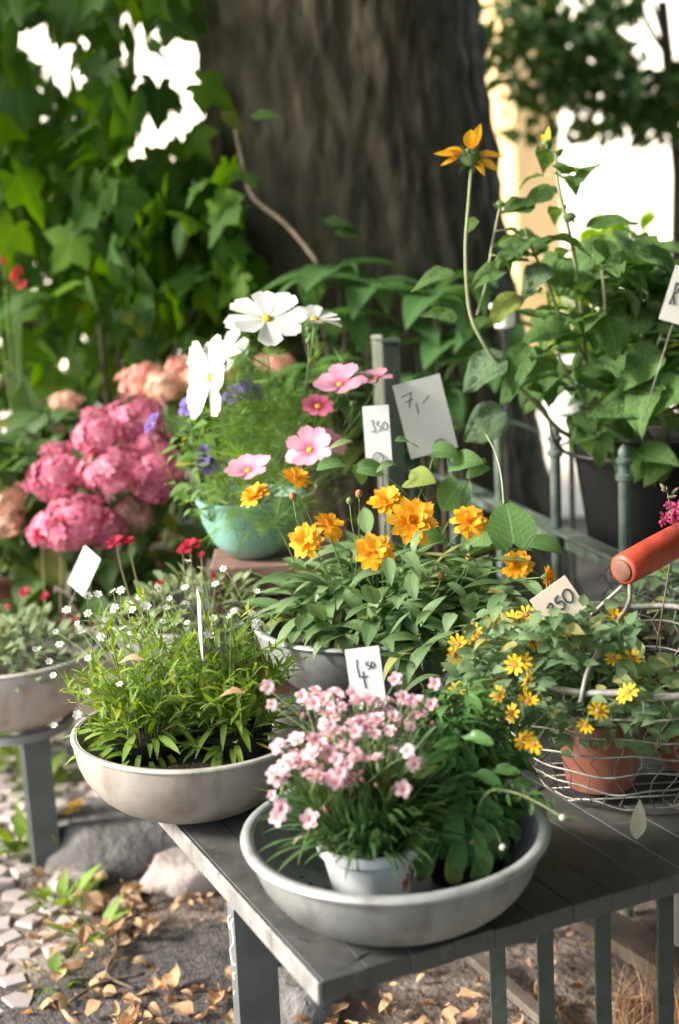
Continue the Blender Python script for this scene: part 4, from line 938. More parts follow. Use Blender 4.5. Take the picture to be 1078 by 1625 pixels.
def hydrangea(loc, label, heads, leaves, mats, Rt=.10, h=.17, pm=M_terra, zb=.452):
    loc = V((loc[0], loc[1], zb)); P = Plant('hydrangea', loc, label, 'potted plant', 'hydrangeas on the low bench', cap=160)
    pot_parts(P, loc, Rt, Rt * .75, h, pm); tp = loc + V((0, 0, h - .02))
    for (px, py, rp, mi, Y) in heads:
        p = at(px, py, Y); n_ = V(((p.x - tp.x) * .8, -.45, 1)).normalized()
        P.stem(bez(tp + V((gau(0, .02), gau(0, .02), 0)), V((p.x, p.y, (p.z + tp.z) / 2)), p - n_ * .01, 7), .004)
        P.part('flower_head', mats[mi], zframe(p, n_, pxm(Y, rp) * .90, uni(0, 6)))
    for (x0, x1, y0, y1, n, Y0, Y1) in leaves:
        for k in range(n):
            p = at(uni(x0, x1), uni(y0, y1), uni(Y0, Y1)); P.leaf(random.choice(HY), p, V((gau(0, .7), uni(-.9, .2), uni(-.6, .4))), V((0, -.3, 1)) + rdir() * .3, uni(.07, .13))
    return P.done()
Hp = [headmesh(P_hpink), headmesh(P_hpink), headmesh(P_hdust), headmesh(P_hsalm), headmesh(P_hpeach)]
q = at(170, 800, 3.62)
hydrangea((q.x, 3.62), 'bright pink hydrangea with many round flower heads', [(160, 690, 50, 0, 3.5), (215, 668, 50, 1, 3.55), (95, 752, 56, 0, 3.45), (180, 748, 54, 1, 3.4), (250, 745, 46, 0, 3.42), (120, 828, 62, 1, 3.35), (72, 842, 32, 0, 3.38), (212, 815, 36, 2, 3.42), (240, 705, 36, 1, 3.5), (245, 775, 34, 0, 3.42), (165, 838, 38, 0, 3.36)], [(40, 300, 700, 930, 100, 3.45, 3.7), (20, 300, 880, 960, 40, 3.4, 3.6)], Hp)
q = at(265, 700, 3.9)
hydrangea((q.x, 3.85), 'salmon and peach hydrangea behind the bright pink one', [(228, 608, 42, 3, 3.8), (290, 590, 34, 3, 3.85), (262, 615, 34, 4, 3.72), (310, 605, 26, 4, 3.75), (445, 580, 26, 3, 3.8), (355, 592, 22, 3, 3.85), (420, 575, 18, 2, 3.8)], [(200, 340, 610, 720, 45, 3.75, 3.95), (340, 450, 590, 660, 20, 3.8, 3.95)], Hp)
q = at(-10, 850, 3.6)
hydrangea((q.x, 3.62), 'faded peach yellow hydrangea at the end of the bench', [(8, 795, 44, 4, 3.5), (-40, 850, 50, 4, 3.5), (78, 733, 20, 4, 3.6), (105, 640, 28, 4, 3.75), (95, 680, 14, 4, 3.7), (10, 830, 32, 4, 3.45), (-60, 760, 44, 3, 3.6)], [(-80, 70, 700, 930, 90, 3.45, 3.75), (40, 160, 640, 720, 40, 3.65, 3.8)], Hp)

# ------------------------------------------------------------------ saxifrage in the blush bowl, silver plant behind the asters
SV = variants('leaf', L_silver, 1, .34, 'obl', (.4, .9, 1.4), .25, n=5, cols=3)
CF = simpleflower('saxifrage', P_crim, 6, .022, 'petal', .85, .25, .4, .004, .003, M_seed, 3, 0, 2)
SX = Plant('saxifrage', (B4.x, B4.y, B4.z + .12), 'grey green saxifrage with dark red flowers in the pinkish white bowl', 'flowering plant', cap=200)
def mound(P, c, rad, h, n, meshes, L):
    for k in range(n):
        a = uni(0, 6.28); r = math.sqrt(rnd()); p = V(c) + V((rad * r * math.cos(a), rad * r * math.sin(a), h * (1 - r * r) * uni(.3, 1)))
        P.leaf(random.choice(meshes), p, V((math.cos(a) * r, math.sin(a) * r, uni(.1, .9))) + rdir() * .5, V((0, 0, 1)) + rdir() * .4, L * uni(.7, 1.3))
mound(SX, (B4.x, B4.y, B4.z + .13), .185, .10, 420, SV, .045)
for (px, py, Y, s_) in ((104, 990, 3.1, .85), (65, 848, 3.3, .9), (40, 940, 3.2, .7), (150, 800, 3.4, .6), (95, 830, 3.3, .8), (10, 965, 3.2, .5), (118, 985, 3.1, .6), (72, 946, 3.2, .5)):
    p = at(px, py, Y); SX.stem(bez((p.x * .7 + B4.x * .3, Y, B4.z + .11), V((p.x, Y, p.z - .06)), p, 6), .0018, M_redstem); SX.part('flower', CF, zframe(p, V((gau(0, .3), -.5, .7)), s_, uni(0, 6)))
SX.done()
b5 = at(300, 930, 2.78); B5 = V((b5.x, 2.78, b5.z - .05 - .115))
bo5, _ = bowl('zinc_bowl', B5, .165, .11, .09, (M_zinc, M_zincrim), 'grey bowl of silvery leaves half hidden behind the white asters', .012, (0, 0), .006, .08)
lq = onz(177, 1335, 0.0)
ped = thing('plant_stand', (B5.x, B5.y, 0), 'thin dark iron plant stand under the silvery leaved bowl', 'stand')
put('ring', MB().lathe([(.085, B5.z - .012), (.10, B5.z - .012), (.10, B5.z - .001), (.085, B5.z - .001), (.085, B5.z - .012)], 32, closed=True).mesh('ring', M_darkwire), ped)
for (x0, y0) in ((lq.x - B5.x, lq.y - B5.y), (.18, .12), (-.05, .26)):
    l_ = math.hypot(x0, y0); put('leg', MB().tube([(x0, y0, 0), (x0 * .6 + .035 * x0 / l_, y0 * .6 + .035 * y0 / l_, B5.z * .5), (.095 * x0 / l_, .095 * y0 / l_, B5.z - .006)], .007, 8).mesh('leg', M_darkwire), ped)
SL = Plant('silver_plant', (B5.x, B5.y, B5.z + .09), 'silvery leaved cushion plant with crimson flowers behind the white asters', 'flowering plant', cap=160)
mound(SL, (B5.x, B5.y, B5.z + .095), .17, .09, 380, SV, .042)
for (px, py, Y, s_) in ((185, 861, 2.75, .95), (302, 867, 2.72, 1.05), (290, 872, 2.75, .6), (205, 858, 2.75, .6), (320, 880, 2.7, .4), (255, 925, 2.66, .4), (340, 915, 2.7, .4)):
    p = at(px, py, Y); SL.stem(bez((p.x * .8 + B5.x * .2, Y, B5.z + .11), V((p.x, Y, p.z - .04)), p, 6), .0018, M_redstem); SL.part('flower', CF, zframe(p, V((gau(0, .25), -.2, .9)), s_, uni(0, 6)))
SL.done()

# ------------------------------------------------------------------ green iron fence
fence = thing('iron_fence', (.56, 2.76, 0), 'old green iron fence with pointed finials behind the table', 'fence')
f0 = at(990, 705, 2.76); fd = V((.27, -.963, 0)).normalized(); step = .325; fo = V((.56, 2.76, 0))
def fpost(H):
    b = MB().lathe([(.012, 0), (.012, H - .075), (.017, H - .072), (.018, H - .062), (.013, H - .058), (.0125, H - .04), (.017, H - .037), (.017, H - .03), (.011, H - .026), (.012, H - .014), (.006, H - .004), (.001, H)], 12)
    return b.mesh('picket', M_greeniron)
pk = fpost(f0.z)
for k in range(-2, 9):
    put('picket', pk, fence, T(f0 - fo - fd * step * k) @ T(0, 0, -f0.z))
rz = at(985, 893, 2.74).z
ang = math.atan2(fd.y, fd.x)
Mr = T(V((f0.x, f0.y, 0)) - fo) @ Matrix.Rotation(ang, 4, 'Z')
rail = MB().box((-step * 3, 0, rz), (step * 11, .045, .008), bev=.002).box((-step * 3, .018, rz - .026), (step * 11, .008, .044), bev=.002)
put('rail', rail.mesh('rail', M_greeniron, False), fence, Mr)
put('rail', MB().box((-step * 3, 0, .14), (step * 11, .04, .012), bev=.002).mesh('rail', M_greeniron, False), fence, Mr)

# ------------------------------------------------------------------ sunflower in black pot behind the fence
sp = at(1035, 740, 3.06); SPT = V((sp.x, 3.08, at(1000, 865, 2.95).z - .03)); zr = at(960, 706, 2.92).z
hP = zr - SPT.z
SF = Plant('sunflower_plant', SPT, 'tall orange perennial sunflower in a black pot hung on the fence', 'potted plant', cap=300)
pot_parts(SF, SPT, .172, .135, hP, M_black, lip=.008)
rg = [V((.196 * math.cos(a), .196 * math.sin(a), hP - .035)) for a in [2 * pi * k / 40 for k in range(41)]]
SF.part('hanger_ring', MB().tube(rg, .0032, 6).mesh('hanger_ring', M_darkwire), T(SPT))
SF.part('hanger_hook', MB().tube(smoothpath([SPT + V((-.19, -.05, hP - .035)), at(880, 700, 2.9), at(868, 655, 2.9), at(845, 632, 2.9), at(830, 640, 2.9)]), .003, 6).mesh('hanger_hook', M_darkwire))
tp = SPT + V((0, 0, hP - .02))
SLF = variants('leaf', L_sun, 1, .62, 'ovate', (.5, 1.0, 1.5, .2, .8), .22, n=13, ripple=.06, cols=9, pucker=.11)
SLG = variants('leaf', L_grey, 1, .66, 'ovate', (.6, 1.0), .2, n=14, ripple=.05, cols=11, pucker=.16)
def sfstem(path, r, leaves=0, L=.09, fromi=3):
    pts = smoothpath(path, 5); SF.stem(pts, r, M_palestem, seg=7)
    for k in range(leaves):
        i = int(uni(fromi, len(pts) - 1)); a = uni(0, 6.28); d = V((math.cos(a), math.sin(a), uni(-.1, .6)))
        q = pts[i] + d.normalized() * uni(.012, .03)
        SF.stem([pts[i], pts[i] + d * .006 + V((0, 0, .003)), q], .0016, M_palestem, 'petiole', 4)
        SF.leaf(random.choice(SLF), q, d + V((0, 0, -.1)), V((0, 0, 1)) + rdir() * .25, L * uni(.7, 1.25))
    return pts
A1 = sfstem([tp + V((-.08, -.04, 0)), at(900, 690, 2.92), at(850, 640, 2.86), at(800, 590, 2.82), at(765, 540, 2.8), at(745, 490, 2.8), at(739, 400, 2.8), at(744, 320, 2.8), at(748, 268, 2.8)], .0052)
sfstem([at(757, 500, 2.8), at(772, 450, 2.82), at(780, 395, 2.83), at(793, 330, 2.84)], .0036, 2, .04, 9)
A3 = sfstem([tp + V((-.03, 0, 0)), at(945, 640, 2.98), at(928, 560, 2.95), at(922, 480, 2.92), at(910, 400, 2.9), at(898, 345, 2.88), at(886, 290, 2.88), at(882, 240, 2.88)], .006, 14, .085, 12)
sfstem([at(930, 570, 2.95), at(895, 515, 2.9), at(865, 440, 2.86), at(845, 395, 2.84), at(832, 360, 2.83)], .0045, 12, .085, 4)
sfstem([tp, at(1010, 620, 3.0), at(1020, 520, 3.0), at(1015, 430, 2.98), at(1000, 370, 2.98)], .006, 26, .11, 6)
sfstem([tp + V((.04, 0, 0)), at(1060, 600, 3.02), at(1085, 500, 3.0), at(1090, 420, 3.0)], .006, 24, .11, 5)
sfstem([tp + V((0, -.05, 0)), at(1000, 640, 2.9), at(965, 560, 2.86), at(960, 480, 2.84), at(955, 420, 2.84)], .005, 22, .10, 5)
sfstem([tp + V((.03, -.06, 0)), at(1050, 660, 2.88), at(1030, 590, 2.84), at(1050, 530, 2.84)], .005, 18, .11, 4)
sfstem([tp + V((-.03, -.05, 0)), at(950, 665, 2.9), at(905, 600, 2.85), at(885, 560, 2.84)], .004, 10, .085, 6)
for (px, py, d, L, mset, nrm) in (
        (800, 560, (-.75, -.2, -.45), .12, SLG, (-.2, -.7, .6)), (835, 545, (-.3, -.3, -.75), .11, SLF, (-.3, -.7, .6)), (885, 578, (-.9, -.2, .0), .11, SLF, (.1, -.5, .8)),
        (805, 655, (-.95, -.15, -.35), .115, SLG, (.0, -.85, .5)), (725, 505, (-.9, -.2, .2), .075, SLF, (0, -.6, .8)), (745, 520, (.8, -.1, .3), .055, SLF, (0, -.6, .8)),
        (725, 435, (-1, -.1, .02), .10, SLF, (0, -.5, .9)), (830, 470, (-.9, -.2, -.25), .10, SLF, (0, -.5, .9)), (760, 350, (-.7, -.2, -.2), .045, SLF, (0, -.6, .8)),
        (905, 300, (.6, -.1, .55), .075, SLF, (-.5, -.4, .8)), (880, 300, (-.7, -.1, -.3), .075, SLF, (0, -.7, .7)), (850, 325, (-.9, -.1, -.1), .07, SLF, (0, -.7, .7)), (800, 330, (.4, 0, .1), .06, SLF, (0, -.6, .8)),
        (930, 360, (.9, -.2, .1), .10, SLF, (0, -.4, .9)), (840, 400, (-.9, -.2, .1), .10, SLF, (0, -.5, .8)), (800, 430, (-.6, -.4, .1), .09, SLF, (0, -.5, .8)), (870, 420, (-.5, -.5, -.3), .09, SLG, (0, -.6, .7)),
        (1000, 640, (.6, -.4, .2), .16, SLF, (-.2, -.7, .6)), (1040, 640, (-.7, -.3, .1), .15, SLF, (0, -.75, .6)), (960, 420, (.9, -.2, -.1), .14, SLF, (0, -.4, .9)), (1010, 400, (.9, -.2, -.15), .13, SLF, (0, -.4, .9)), (960, 500, (.2, -.5, -.6), .11, SLF, (0, -.7, .6)), (905, 660, (.4, -.5, -.3), .10, SLF, (0, -.6, .7)), (940, 690, (-.3, -.6, .2), .10, SLF, (0, -.6, .7)), (1050, 560, (-.8, -.3, -.2), .14, SLF, (0, -.6, .7))):
    SF.leaf(random.choice(mset), at(px, py, 2.82), V(d), V(nrm), L)
for k in range(7):
    SF.leaf(random.choice(SLF), at(uni(930, 1110), uni(690, 730), uni(2.84, 2.92)), V((uni(-1, .6), -.6, uni(-.6, -.1))), V((gau(0, .3), -.6, .7)), uni(.07, .11))
for k in range(95):
    px, py = uni(830, 1120), uni(370, 715)
    if px < 900 and py > 620: continue
    SF.leaf(random.choice(SLF), at(px, py, uni(2.86, 3.15)), V((uni(-1, 1), uni(-.7, .2), uni(-.7, .3))), V((gau(0, .3), -.45, .8)), uni(.075, .14))
SPp = [leafmesh('petal', P_deep, 1, .40, 'lance', d, .35, n=5) for d in (.1, .35, -.2)]
spike = leafmesh('sepal', M_calyx, 1, .22, 'blade', .3, .3, n=3, cols=3)
def sunhead(px, py, Y, n_, R_, petals, sc=1.0):
    p = at(px, py, Y); n_ = V(n_).normalized()
    hd_ = SF.part('flower', MB().lathe([(.002, .006), (.008, .005), (.0125, .001), (.012, -.006), (.007, -.012), (.003, -.016)], 14).mesh('flower_disc', M_calyx), zframe(p, n_, sc, 0))
    for (a, c, s_) in petals:
        put('petal', random.choice(SPp), hd_, Matrix.Rotation(a, 4, 'Z') @ T(0, .010, .001) @ Matrix.Rotation(c, 4, 'X') @ Matrix.Scale(R_ * s_ / sc, 4))
    for k in range(26):
        put('sepal', spike, hd_, Matrix.Rotation(k * 2.4, 4, 'Z') @ T(0, .009, -.003 - .005 * (k % 3) / 2) @ Matrix.Rotation(-.5 + .55 * (k % 3), 4, 'X') @ Matrix.Scale(uni(.015, .023), 4))
sunhead(745, 246, 2.8, (-.05, .45, .75), .062, [(-.12, .25, 1), (.25, .40, .9), (1.45, -.25, .85), (1.95, -.6, .9), (2.4, -.5, .7), (-1.4, -.15, .95), (-1.75, -.45, .75), (-1.1, .1, .7)], 1.5)
sunhead(868, 226, 2.88, (-.35, .1, .9), .030, [(.8, 1.1, 1), (1.3, 1.0, 1.0), (1.8, .9, .9)], .95)
sunhead(875, 300, 2.9, (-.2, -.2, .9), .02, [], .95); sunhead(795, 322, 2.84, (.2, -.3, .9), .02, [], .7); sunhead(905, 342, 2.86, (.0, -.4, .8), .02, [], .9)
SF.done()
# white pots behind the sunflower
for (px, py, Y, rr, h, lb) in ((905, 610, 3.5, .085, .13, 'small white pot behind the sunflower stems'), (800, 500, 3.6, .03, .06, 'little pale cup behind the fence finials')):
    p = at(px, py, Y); o = thing('white_pot', (p.x, Y, 0), lb, 'pot')
    put('pot', MB().lathe(potmesh(rr, rr * .78, h), 32).mesh('pot', surf('white_glaze', (.75, .75, .73), None, 5, .4, bstr=0)), o, T(0, 0, p.z - h / 2))
    put('stand', MB().lathe([(.06, 0), (.008, .02), (.007, p.z - h / 2 - .02), (rr * .7, p.z - h / 2 - .001)], 20).mesh('stand', M_darkwire), o)

# ------------------------------------------------------------------ wire basket with yellow creeping flowers
BK = V((at(1000, 1200, 2.12).x, 2.13, .584)); zrim = at(930, 1120, 1.90).z - BK.z; RB = .245
bk = thing('wire_basket', BK, 'rusty wire basket with a red wooden handle on the table', 'basket')
def bprof(t): return (.145 + (RB - .145) * (1 - (1 - t) ** 1.6), zrim * t + .012)
def wob(a, t): return .006 * math.sin(5 * a + 9 * t) + .004 * math.sin(11 * a + 3 * t)
rim = [V(((RB + .004 * math.sin(4 * a)) * math.cos(a), (RB + .004 * math.sin(4 * a)) * math.sin(a), zrim + .012 + .004 * math.sin(3 * a + 1) + .002 * math.sin(13 * a))) for a in [2 * pi * k / 72 for k in range(73)]]
put('rim', MB().tube(rim, .0055, 7).mesh('rim', M_wire), bk)
for t in (0, .17, .33, .49, .66, .84):
    r, z = bprof(t); put('ring_wire', MB().tube([V(((r + wob(a, t) * .4) * math.cos(a), (r + wob(a, t) * .4) * math.sin(a), z + wob(a, t) * .8)) for a in [2 * pi * k / 90 for k in range(91)]], .0019, 5).mesh('ring_wire', M_wire), bk)
for k in range(44):
    a = 2 * pi * k / 44; pts = []
    for i in range(8):
        t = i / 7; r, z = bprof(t); aa = a + .05 * math.sin(i * 2.1 + k) ; pts.append(V((r * math.cos(aa), r * math.sin(aa), z)))
    put('rib_wire', MB().tube(pts, .0010, 4).mesh('rib_wire', M_wire), bk)
for k in range(5): put('base_wire', MB().tube([V((-.14 * math.cos(.3 * (k - 2)), -.10 + .05 * k, .010)), V((.14 * math.cos(.3 * (k - 2)), -.10 + .05 * k, .010))], .0018, 5).mesh('base_wire', M_wire), bk)
h0, h1 = at(988, 905, 2.08) - BK, at(1110, 838, 2.22) - BK
ax = (h1 - h0).normalized()
grip = put('grip', MB().tube([h0, h0 + ax * .004, h0 + ax * .05, h0 + (h1 - h0) * .5, h1], [.021, .0245, .0255, .026, .025], 20).mesh('grip', M_red), bk)
put('grip_end', MB().tube([h0 - ax * .001, h0 - ax * .0035], [.018, .016], 16).mesh('grip_end', M_redend), bk)
for (pl, r) in (([(1000, 928, 2.08), (997, 960, 2.05), (965, 1010, 1.98), (935, 1060, 1.93), (921, 1115, 1.90)], .0036), ([(988, 930, 2.08), (950, 965, 2.1), (905, 1010, 2.14), (878, 1050, 2.18)], .0032)):
    put('bail_wire', MB().tube([p - BK for p in smoothpath([at(*q) for q in pl])], r, 7).mesh('bail_wire', M_wire), bk)
e = h1 - ax * .01; put('bail_wire', MB().tube(smoothpath([e, e + V((.05, .03, -.05)), V((RB, .02, zrim + .012))]), .0036, 7).mesh('bail_wire', M_wire), bk)
YL = variants('leaf', L_sanv, 1, .56, 'ovate', (.4, .9, 1.3), .2, n=5)
YF = [simpleflower('creeping_flower', P_yellow, 9, .0125, 'petal', .48, c, .25, .004, .003, M_seed, 3) for c in (.15, .5)]
def sanv(c, label, boxes, fl, mesh, cap):
    c = V(c); P = Plant('creeping_zinnia', c, label, 'potted plant', 'potted plants in the wire basket', cap=cap)
    pot_parts(P, c, .072, .053, .125, M_terra); tp = c + V((0, 0, .11))
    for (x0, x1, y0, y1, n, Y0, Y1, L) in boxes:
        for k in range(n):
            p = at(uni(x0, x1), uni(y0, y1), uni(Y0, Y1))
            if k % 7 == 0: P.stem(bez(tp, V(((p.x + tp.x) / 2, (p.y + tp.y) / 2, max(p.z, tp.z) + .01)), p, 6), .0011)
            P.leaf(random.choice(mesh), p, rdir(-.4, .6) + V((0, -.3, 0)), V((0, -.35, .9)) + rdir() * .4, L * uni(.7, 1.3))
    for (px, py, Y, s_, n_) in fl:
        p = at(px, py, Y); P.stem(bez(tp, V(((p.x + tp.x) / 2, (p.y + tp.y) / 2, max(p.z, tp.z) + .02)), p - V(n_).normalized() * .004, 7), .001); P.part('flower', random.choice(YF), zframe(p, n_, s_, uni(0, 6)))
    return P.done()
OVER = [(850, 930, 975, 1015, 34, 1.90, 1.95, .028)]
rn = lambda: (gau(0, .5), -.6, gau(.3, .4))
YFL = [(px, py, 1.845 + (1120 - py) / 100 * .13 + uni(-.02, .02), uni(.85, 1.2), rn()) for (px, py) in ((752, 1003, ), (728, 1022), (740, 1025), (722, 1040), (725, 1095), (818, 1055), (828, 1050), (837, 1080), (793, 1104), (838, 1113), (813, 1132), (851, 1003), (846, 1018), (858, 978), (835, 975), (815, 985), (892, 1003), (975, 980), (990, 985), (973, 1045), (1004, 1047), (990, 1103), (998, 1098), (950, 1128), (930, 1150), (831, 1172), (848, 1180), (895, 962), (783, 985), (758, 1015), (880, 1000))]
YFL = [(a, b_, min(2.3, c), d, e) for a, b_, c, d, e in YFL]
pA = V((at(955, 1225, 2.07).x, 2.08, .602)); pB = V((pA.x + .165, 2.14, .602))
sanv(pA, 'terracotta pot of creeping yellow zinnia nearest the front of the basket', [(740, 1000, 990, 1120, 330, 1.93, 2.16, .032), (780, 960, 960, 1040, 120, 2.08, 2.26, .032), (720, 840, 1020, 1110, 90, 1.95, 2.1, .026), (790, 900, 1110, 1200, 40, 1.89, 1.95, .022), (880, 1030, 1080, 1180, 70, 1.93, 2.05, .030), (720, 1000, 960, 1090, 160, 1.92, 2.14, .03)] + OVER + [(775, 1090, 1085, 1145, 90, 1.865, 1.93, .027), (960, 1090, 1120, 1190, 50, 1.90, 1.97, .03)], YFL, YL, 280)
VL = variants('leaf', L_varieg, 1, .6, 'ovate', (.4, .9, 1.2), .2, n=5)
sanv(pB, 'terracotta pot of pale variegated leaves at the side of the basket', [(985, 1110, 1040, 1130, 130, 1.95, 2.15, .034), (1000, 1120, 1120, 1170, 30, 1.95, 2.05, .03)], [], VL, 160)
# second basket behind
k2 = V((at(1085, 1010, 2.62).x, 2.55, .30))
o2 = thing('wire_planter', (k2.x, k2.y, 0), 'wire netting planter full of trailing leaves behind the red handle', 'planter')
for z in (.40, .46, .52, .58, .64, .70, .76, .80):
    put('ring_wire', MB().tube([V(((.17 + .006 * math.sin(7 * a + z * 40)) * math.cos(a), .17 * math.sin(a), z + .006 * math.sin(9 * a + z * 30))) for a in [2 * pi * k / 60 for k in range(61)]], .0016, 4).mesh('ring_wire', M_darkwire), o2)
for k in range(30):
    a = 2 * pi * k / 30; put('rib_wire', MB().tube([V((.17 * math.cos(a + .04 * (i % 2)), .17 * math.sin(a + .04 * (i % 2)), .40 + .05 * i)) for i in range(9)], .001, 4).mesh('rib_wire', M_darkwire), o2)
put('liner', MB().lathe([(.003, .39), (.15, .39), (.16, .72), (.003, .73)], 24).mesh('liner', M_soil), o2)
put('pedestal', MB().lathe([(.10, 0), (.07, .03), (.06, .36), (.14, .385)], 20).mesh('pedestal', M_legdark), o2)
tr = Plant('trailing_plant', (k2.x, k2.y, .735), 'trailing greyish green plant growing out of the wire netting planter', 'plant', cap=120)
for k in range(200):
    a = uni(0, 6.28); r = math.sqrt(rnd()) * .19; tr.leaf(random.choice(YL), V((k2.x + r * math.cos(a), k2.y + r * math.sin(a), .74 + uni(0, .09) - (r / .19) ** 3 * uni(0, .1))), rdir(-.5, .5), V((0, -.3, 1)) + rdir() * .4, uni(.03, .05))
for k in range(8):
    a = uni(-2.6, -.6); tr.stem(bez((k2.x + .1 * math.cos(a), k2.y + .1 * math.sin(a), .79), (k2.x + .2 * math.cos(a), k2.y + .2 * math.sin(a), .82), (k2.x + .2 * math.cos(a), k2.y + .2 * math.sin(a), .68), 6), .0015, M_palestem)
tr.done()
# gaura
g0 = at(1062, 805, 2.2)
GA = Plant('gaura_plant', (g0.x, 2.3, .735), 'pink gaura flower spike rising beside the red basket handle', 'flowering plant')
GF = simpleflower('gaura', petalmat('magenta_petal', (.42, .02, .12), (.60, .10, .25), .1, .7), 5, .012, 'petal', .8, .5, .3, .002, .002, M_seed, 3)
GA.stem(smoothpath([(g0.x, 2.3, .735), at(1068, 860, 2.22), at(1064, 810, 2.2), at(1058, 772, 2.2)]), .0014, M_redstem)
for (px, py, s_) in ((1056, 822, 1), (1068, 815, 1.1), (1074, 826, 1), (1060, 800, .7), (1075, 805, .9), (1050, 828, .7)): GA.part('flower', GF, zframe(at(px, py, 2.2), rn(), s_, uni(0, 6)))
for (px, py) in ((1059, 790), (1061, 780), (1055, 776), (1066, 785)): GA.part('bud', BUD, zframe(at(px, py, 2.2), rdir(.2, 1), 1.2))
GA.done()
# pale leaf hanging from the basket
p = at(1016, 1268, 1.9); lf_ = frame(p, V((-.12, -.15, -1)), V((-.1, -1, .1)), 1.0)
put('hanging_leaf', leafmesh('hanging_leaf', M_paleleaf, .062, .024, 'obl', .25, .3, n=8, ripple=.05), None, lf_, 'single bleached yellow leaf dangling from the wire basket', 'dead leaf')
# root thread and crumbs in the front bowl
put('dry_root', MB().tube([p for p in smoothpath([at(466, 1340, 1.66), at(472, 1330, 1.66), at(482, 1326, 1.66), at(490, 1322, 1.67)])], .0009, 5).mesh('dry_root', M_paleleaf), None, None, 'thin pale root thread beside the carnation pot', 'root')
sd = MB()
for k in range(60):
    a = uni(1.6, 4.6); r = uni(.06, .155); h = .006 + .10 * max(0, (r - .12) / .09) ** 2; s_ = uni(.0015, .005)
    sd.lathe([(.0002, -s_ * .4), (s_, 0), (s_ * .6, s_ * .5)], 5, T(B1.x + r * math.cos(a), B1.y + r * math.sin(a), B1.z + .008 + h))
put('soil_crumbs', sd.mesh('soil_crumbs', M_soil), None, None, 'crumbs of dark soil scattered in the front zinc bowl', None, None, 'stuff')
lp = onz(745, 1352, .665); put('dry_leaf', leafmesh('dry_leaf', M_dryleaf, .03, .014, 'ovate', .5, .3, n=5), None, frame(lp + V((0, 0, .012)), V((.9, -.2, .3)), V((0, -.4, 1))), 'small brown leaf scrap in the herb pot', 'dead leaf')

# ------------------------------------------------------------------ weeds, fallen leaves, litter
WD = variants('leaf', L_aster, 1, .08, 'blade', (.4, 1.0, 1.6), .2, n=5, cols=3)
WB = variants('leaf', L_aster, 1, .4, 'ovate', (.5, 1.2), .2, n=4, cols=3)
def weed(px, py, n, L, label, fl=0):
    c = onz(px, py, .02); P = Plant('weed_tuft', c, label, 'weed', 'weeds between the cobbles', cap=80)
    for k in range(n):
        a = uni(0, 6.28); r = .05 * math.sqrt(rnd()); P.leaf(random.choice(WD + WB[:1]), c + V((r * math.cos(a), r * math.sin(a), .0)), V((math.cos(a) * .7, math.sin(a) * .7, uni(.2, 1.2))), V((0, 0, 1)), L * uni(.5, 1.2))
    for k in range(fl):
        p = c + V((uni(-.05, .05), uni(-.05, .05), uni(.05, .12))); P.stem([c, p], .001); P.part('flower', YF[0], zframe(p, V((0, -.4, 1)), .9))
    P.done()
weed(100, 1350, 60, .12, 'weed with tiny yellow flowers beside the grey stand leg', 5)
weed(35, 1340, 45, .10, 'grass tuft left of the grey stand leg'); weed(95, 1430, 40, .08, 'low weed between cobbles in front of the stand leg'); weed(150, 1480, 40, .07, 'green weed tuft near the dark asphalt patch')
weed(85, 1555, 26, .05, 'small weed tuft among the nearest cobbles'); weed(60, 1250, 40, .11, 'tall grass tuft behind the grey stand leg'); weed(160, 1220, 40, .10, 'grass tuft below the white aster bowl'); weed(500, 1480, 26, .07, 'grass tuft growing under the front table')
weed(20, 1200, 60, .12, 'sunlit grass clump at the far left under the bowl')
DL = [leafmesh('fallen_leaf', M_dryleaf, 1, w_, s_, d, f_, n=6, ripple=.12, ph=i) for i, (w_, s_, d, f_) in enumerate(((.55, 'ovate', .8, .5), (.7, 'ovate', -.8, .4), (.45, 'lance', 1.4, .6), (.6, 'ovate', .2, .7), (.4, 'lance', -1.2, .9)))]
dm = maplemesh(M_dryleaf, 1, .5, .9); GEO[dm.name] = GEO[dm.name][:3] + (M_dryleaf,); DL.append(dm)
FL = {0: 'curled dry leaf lying along the edge of the cobbles', 1: 'curled dry leaf lying on the dark asphalt patch', 2: 'curled dry leaf lying on the earth under the front table', 3: 'curled dry leaf lying near the dark and pale stones'}
def fall(px, py, L):
    p = onz(px, py, .03); a = uni(0, 6.28)
    m = random.choice(DL)
    put('fallen_leaf', m, None, frame(p + V((0, 0, uni(0, .012))), V((math.cos(a), math.sin(a), uni(-.1, .3))), V((gau(0, .4), gau(0, .4), 1)), L), FL[2 if px > 420 else 3 if py < 1400 else 1 if px > 215 else 0], 'dead leaf', 'dry leaves fallen on the ground')
for (x0, x1, y0, y1, n) in ((120, 260, 1480, 1640, 34), (150, 250, 1380, 1500, 16), (130, 330, 1380, 1450, 14), (250, 370, 1540, 1640, 16), (560, 740, 1580, 1640, 14), (430, 560, 1500, 1640, 12), (20, 140, 1390, 1600, 12), (130, 330, 1290, 1380, 10), (720, 1000, 1520, 1640, 12)):
    for k in range(n): fall(uni(x0, x1), uni(y0, y1), uni(.025, .06))
lit = []
for k in range(1500):
    x = uni(-.75, .9); y = uni(1.6, 3.6)
    if -.68 < x < -.2 and noise.noise((x * 4, y * 4, 0)) < -.1: continue
    a = uni(0, 6.28); lit.append((random.choice(DL[:5]), frame(V((x, y, .012 + uni(0, .012))), V((math.cos(a), math.sin(a), uni(-.2, .3))), V((gau(0, .5), gau(0, .5), 1)), uni(.012, .032))))
put('leaf_litter', joined('leaf_litter', lit), None, None, 'fine crumbled leaf litter over the earth', None, None, 'stuff')
DG = leafmesh('dry_blade', M_dryleaf, 1, .02, 'blade', .8, .2, n=4, cols=3); gi = []
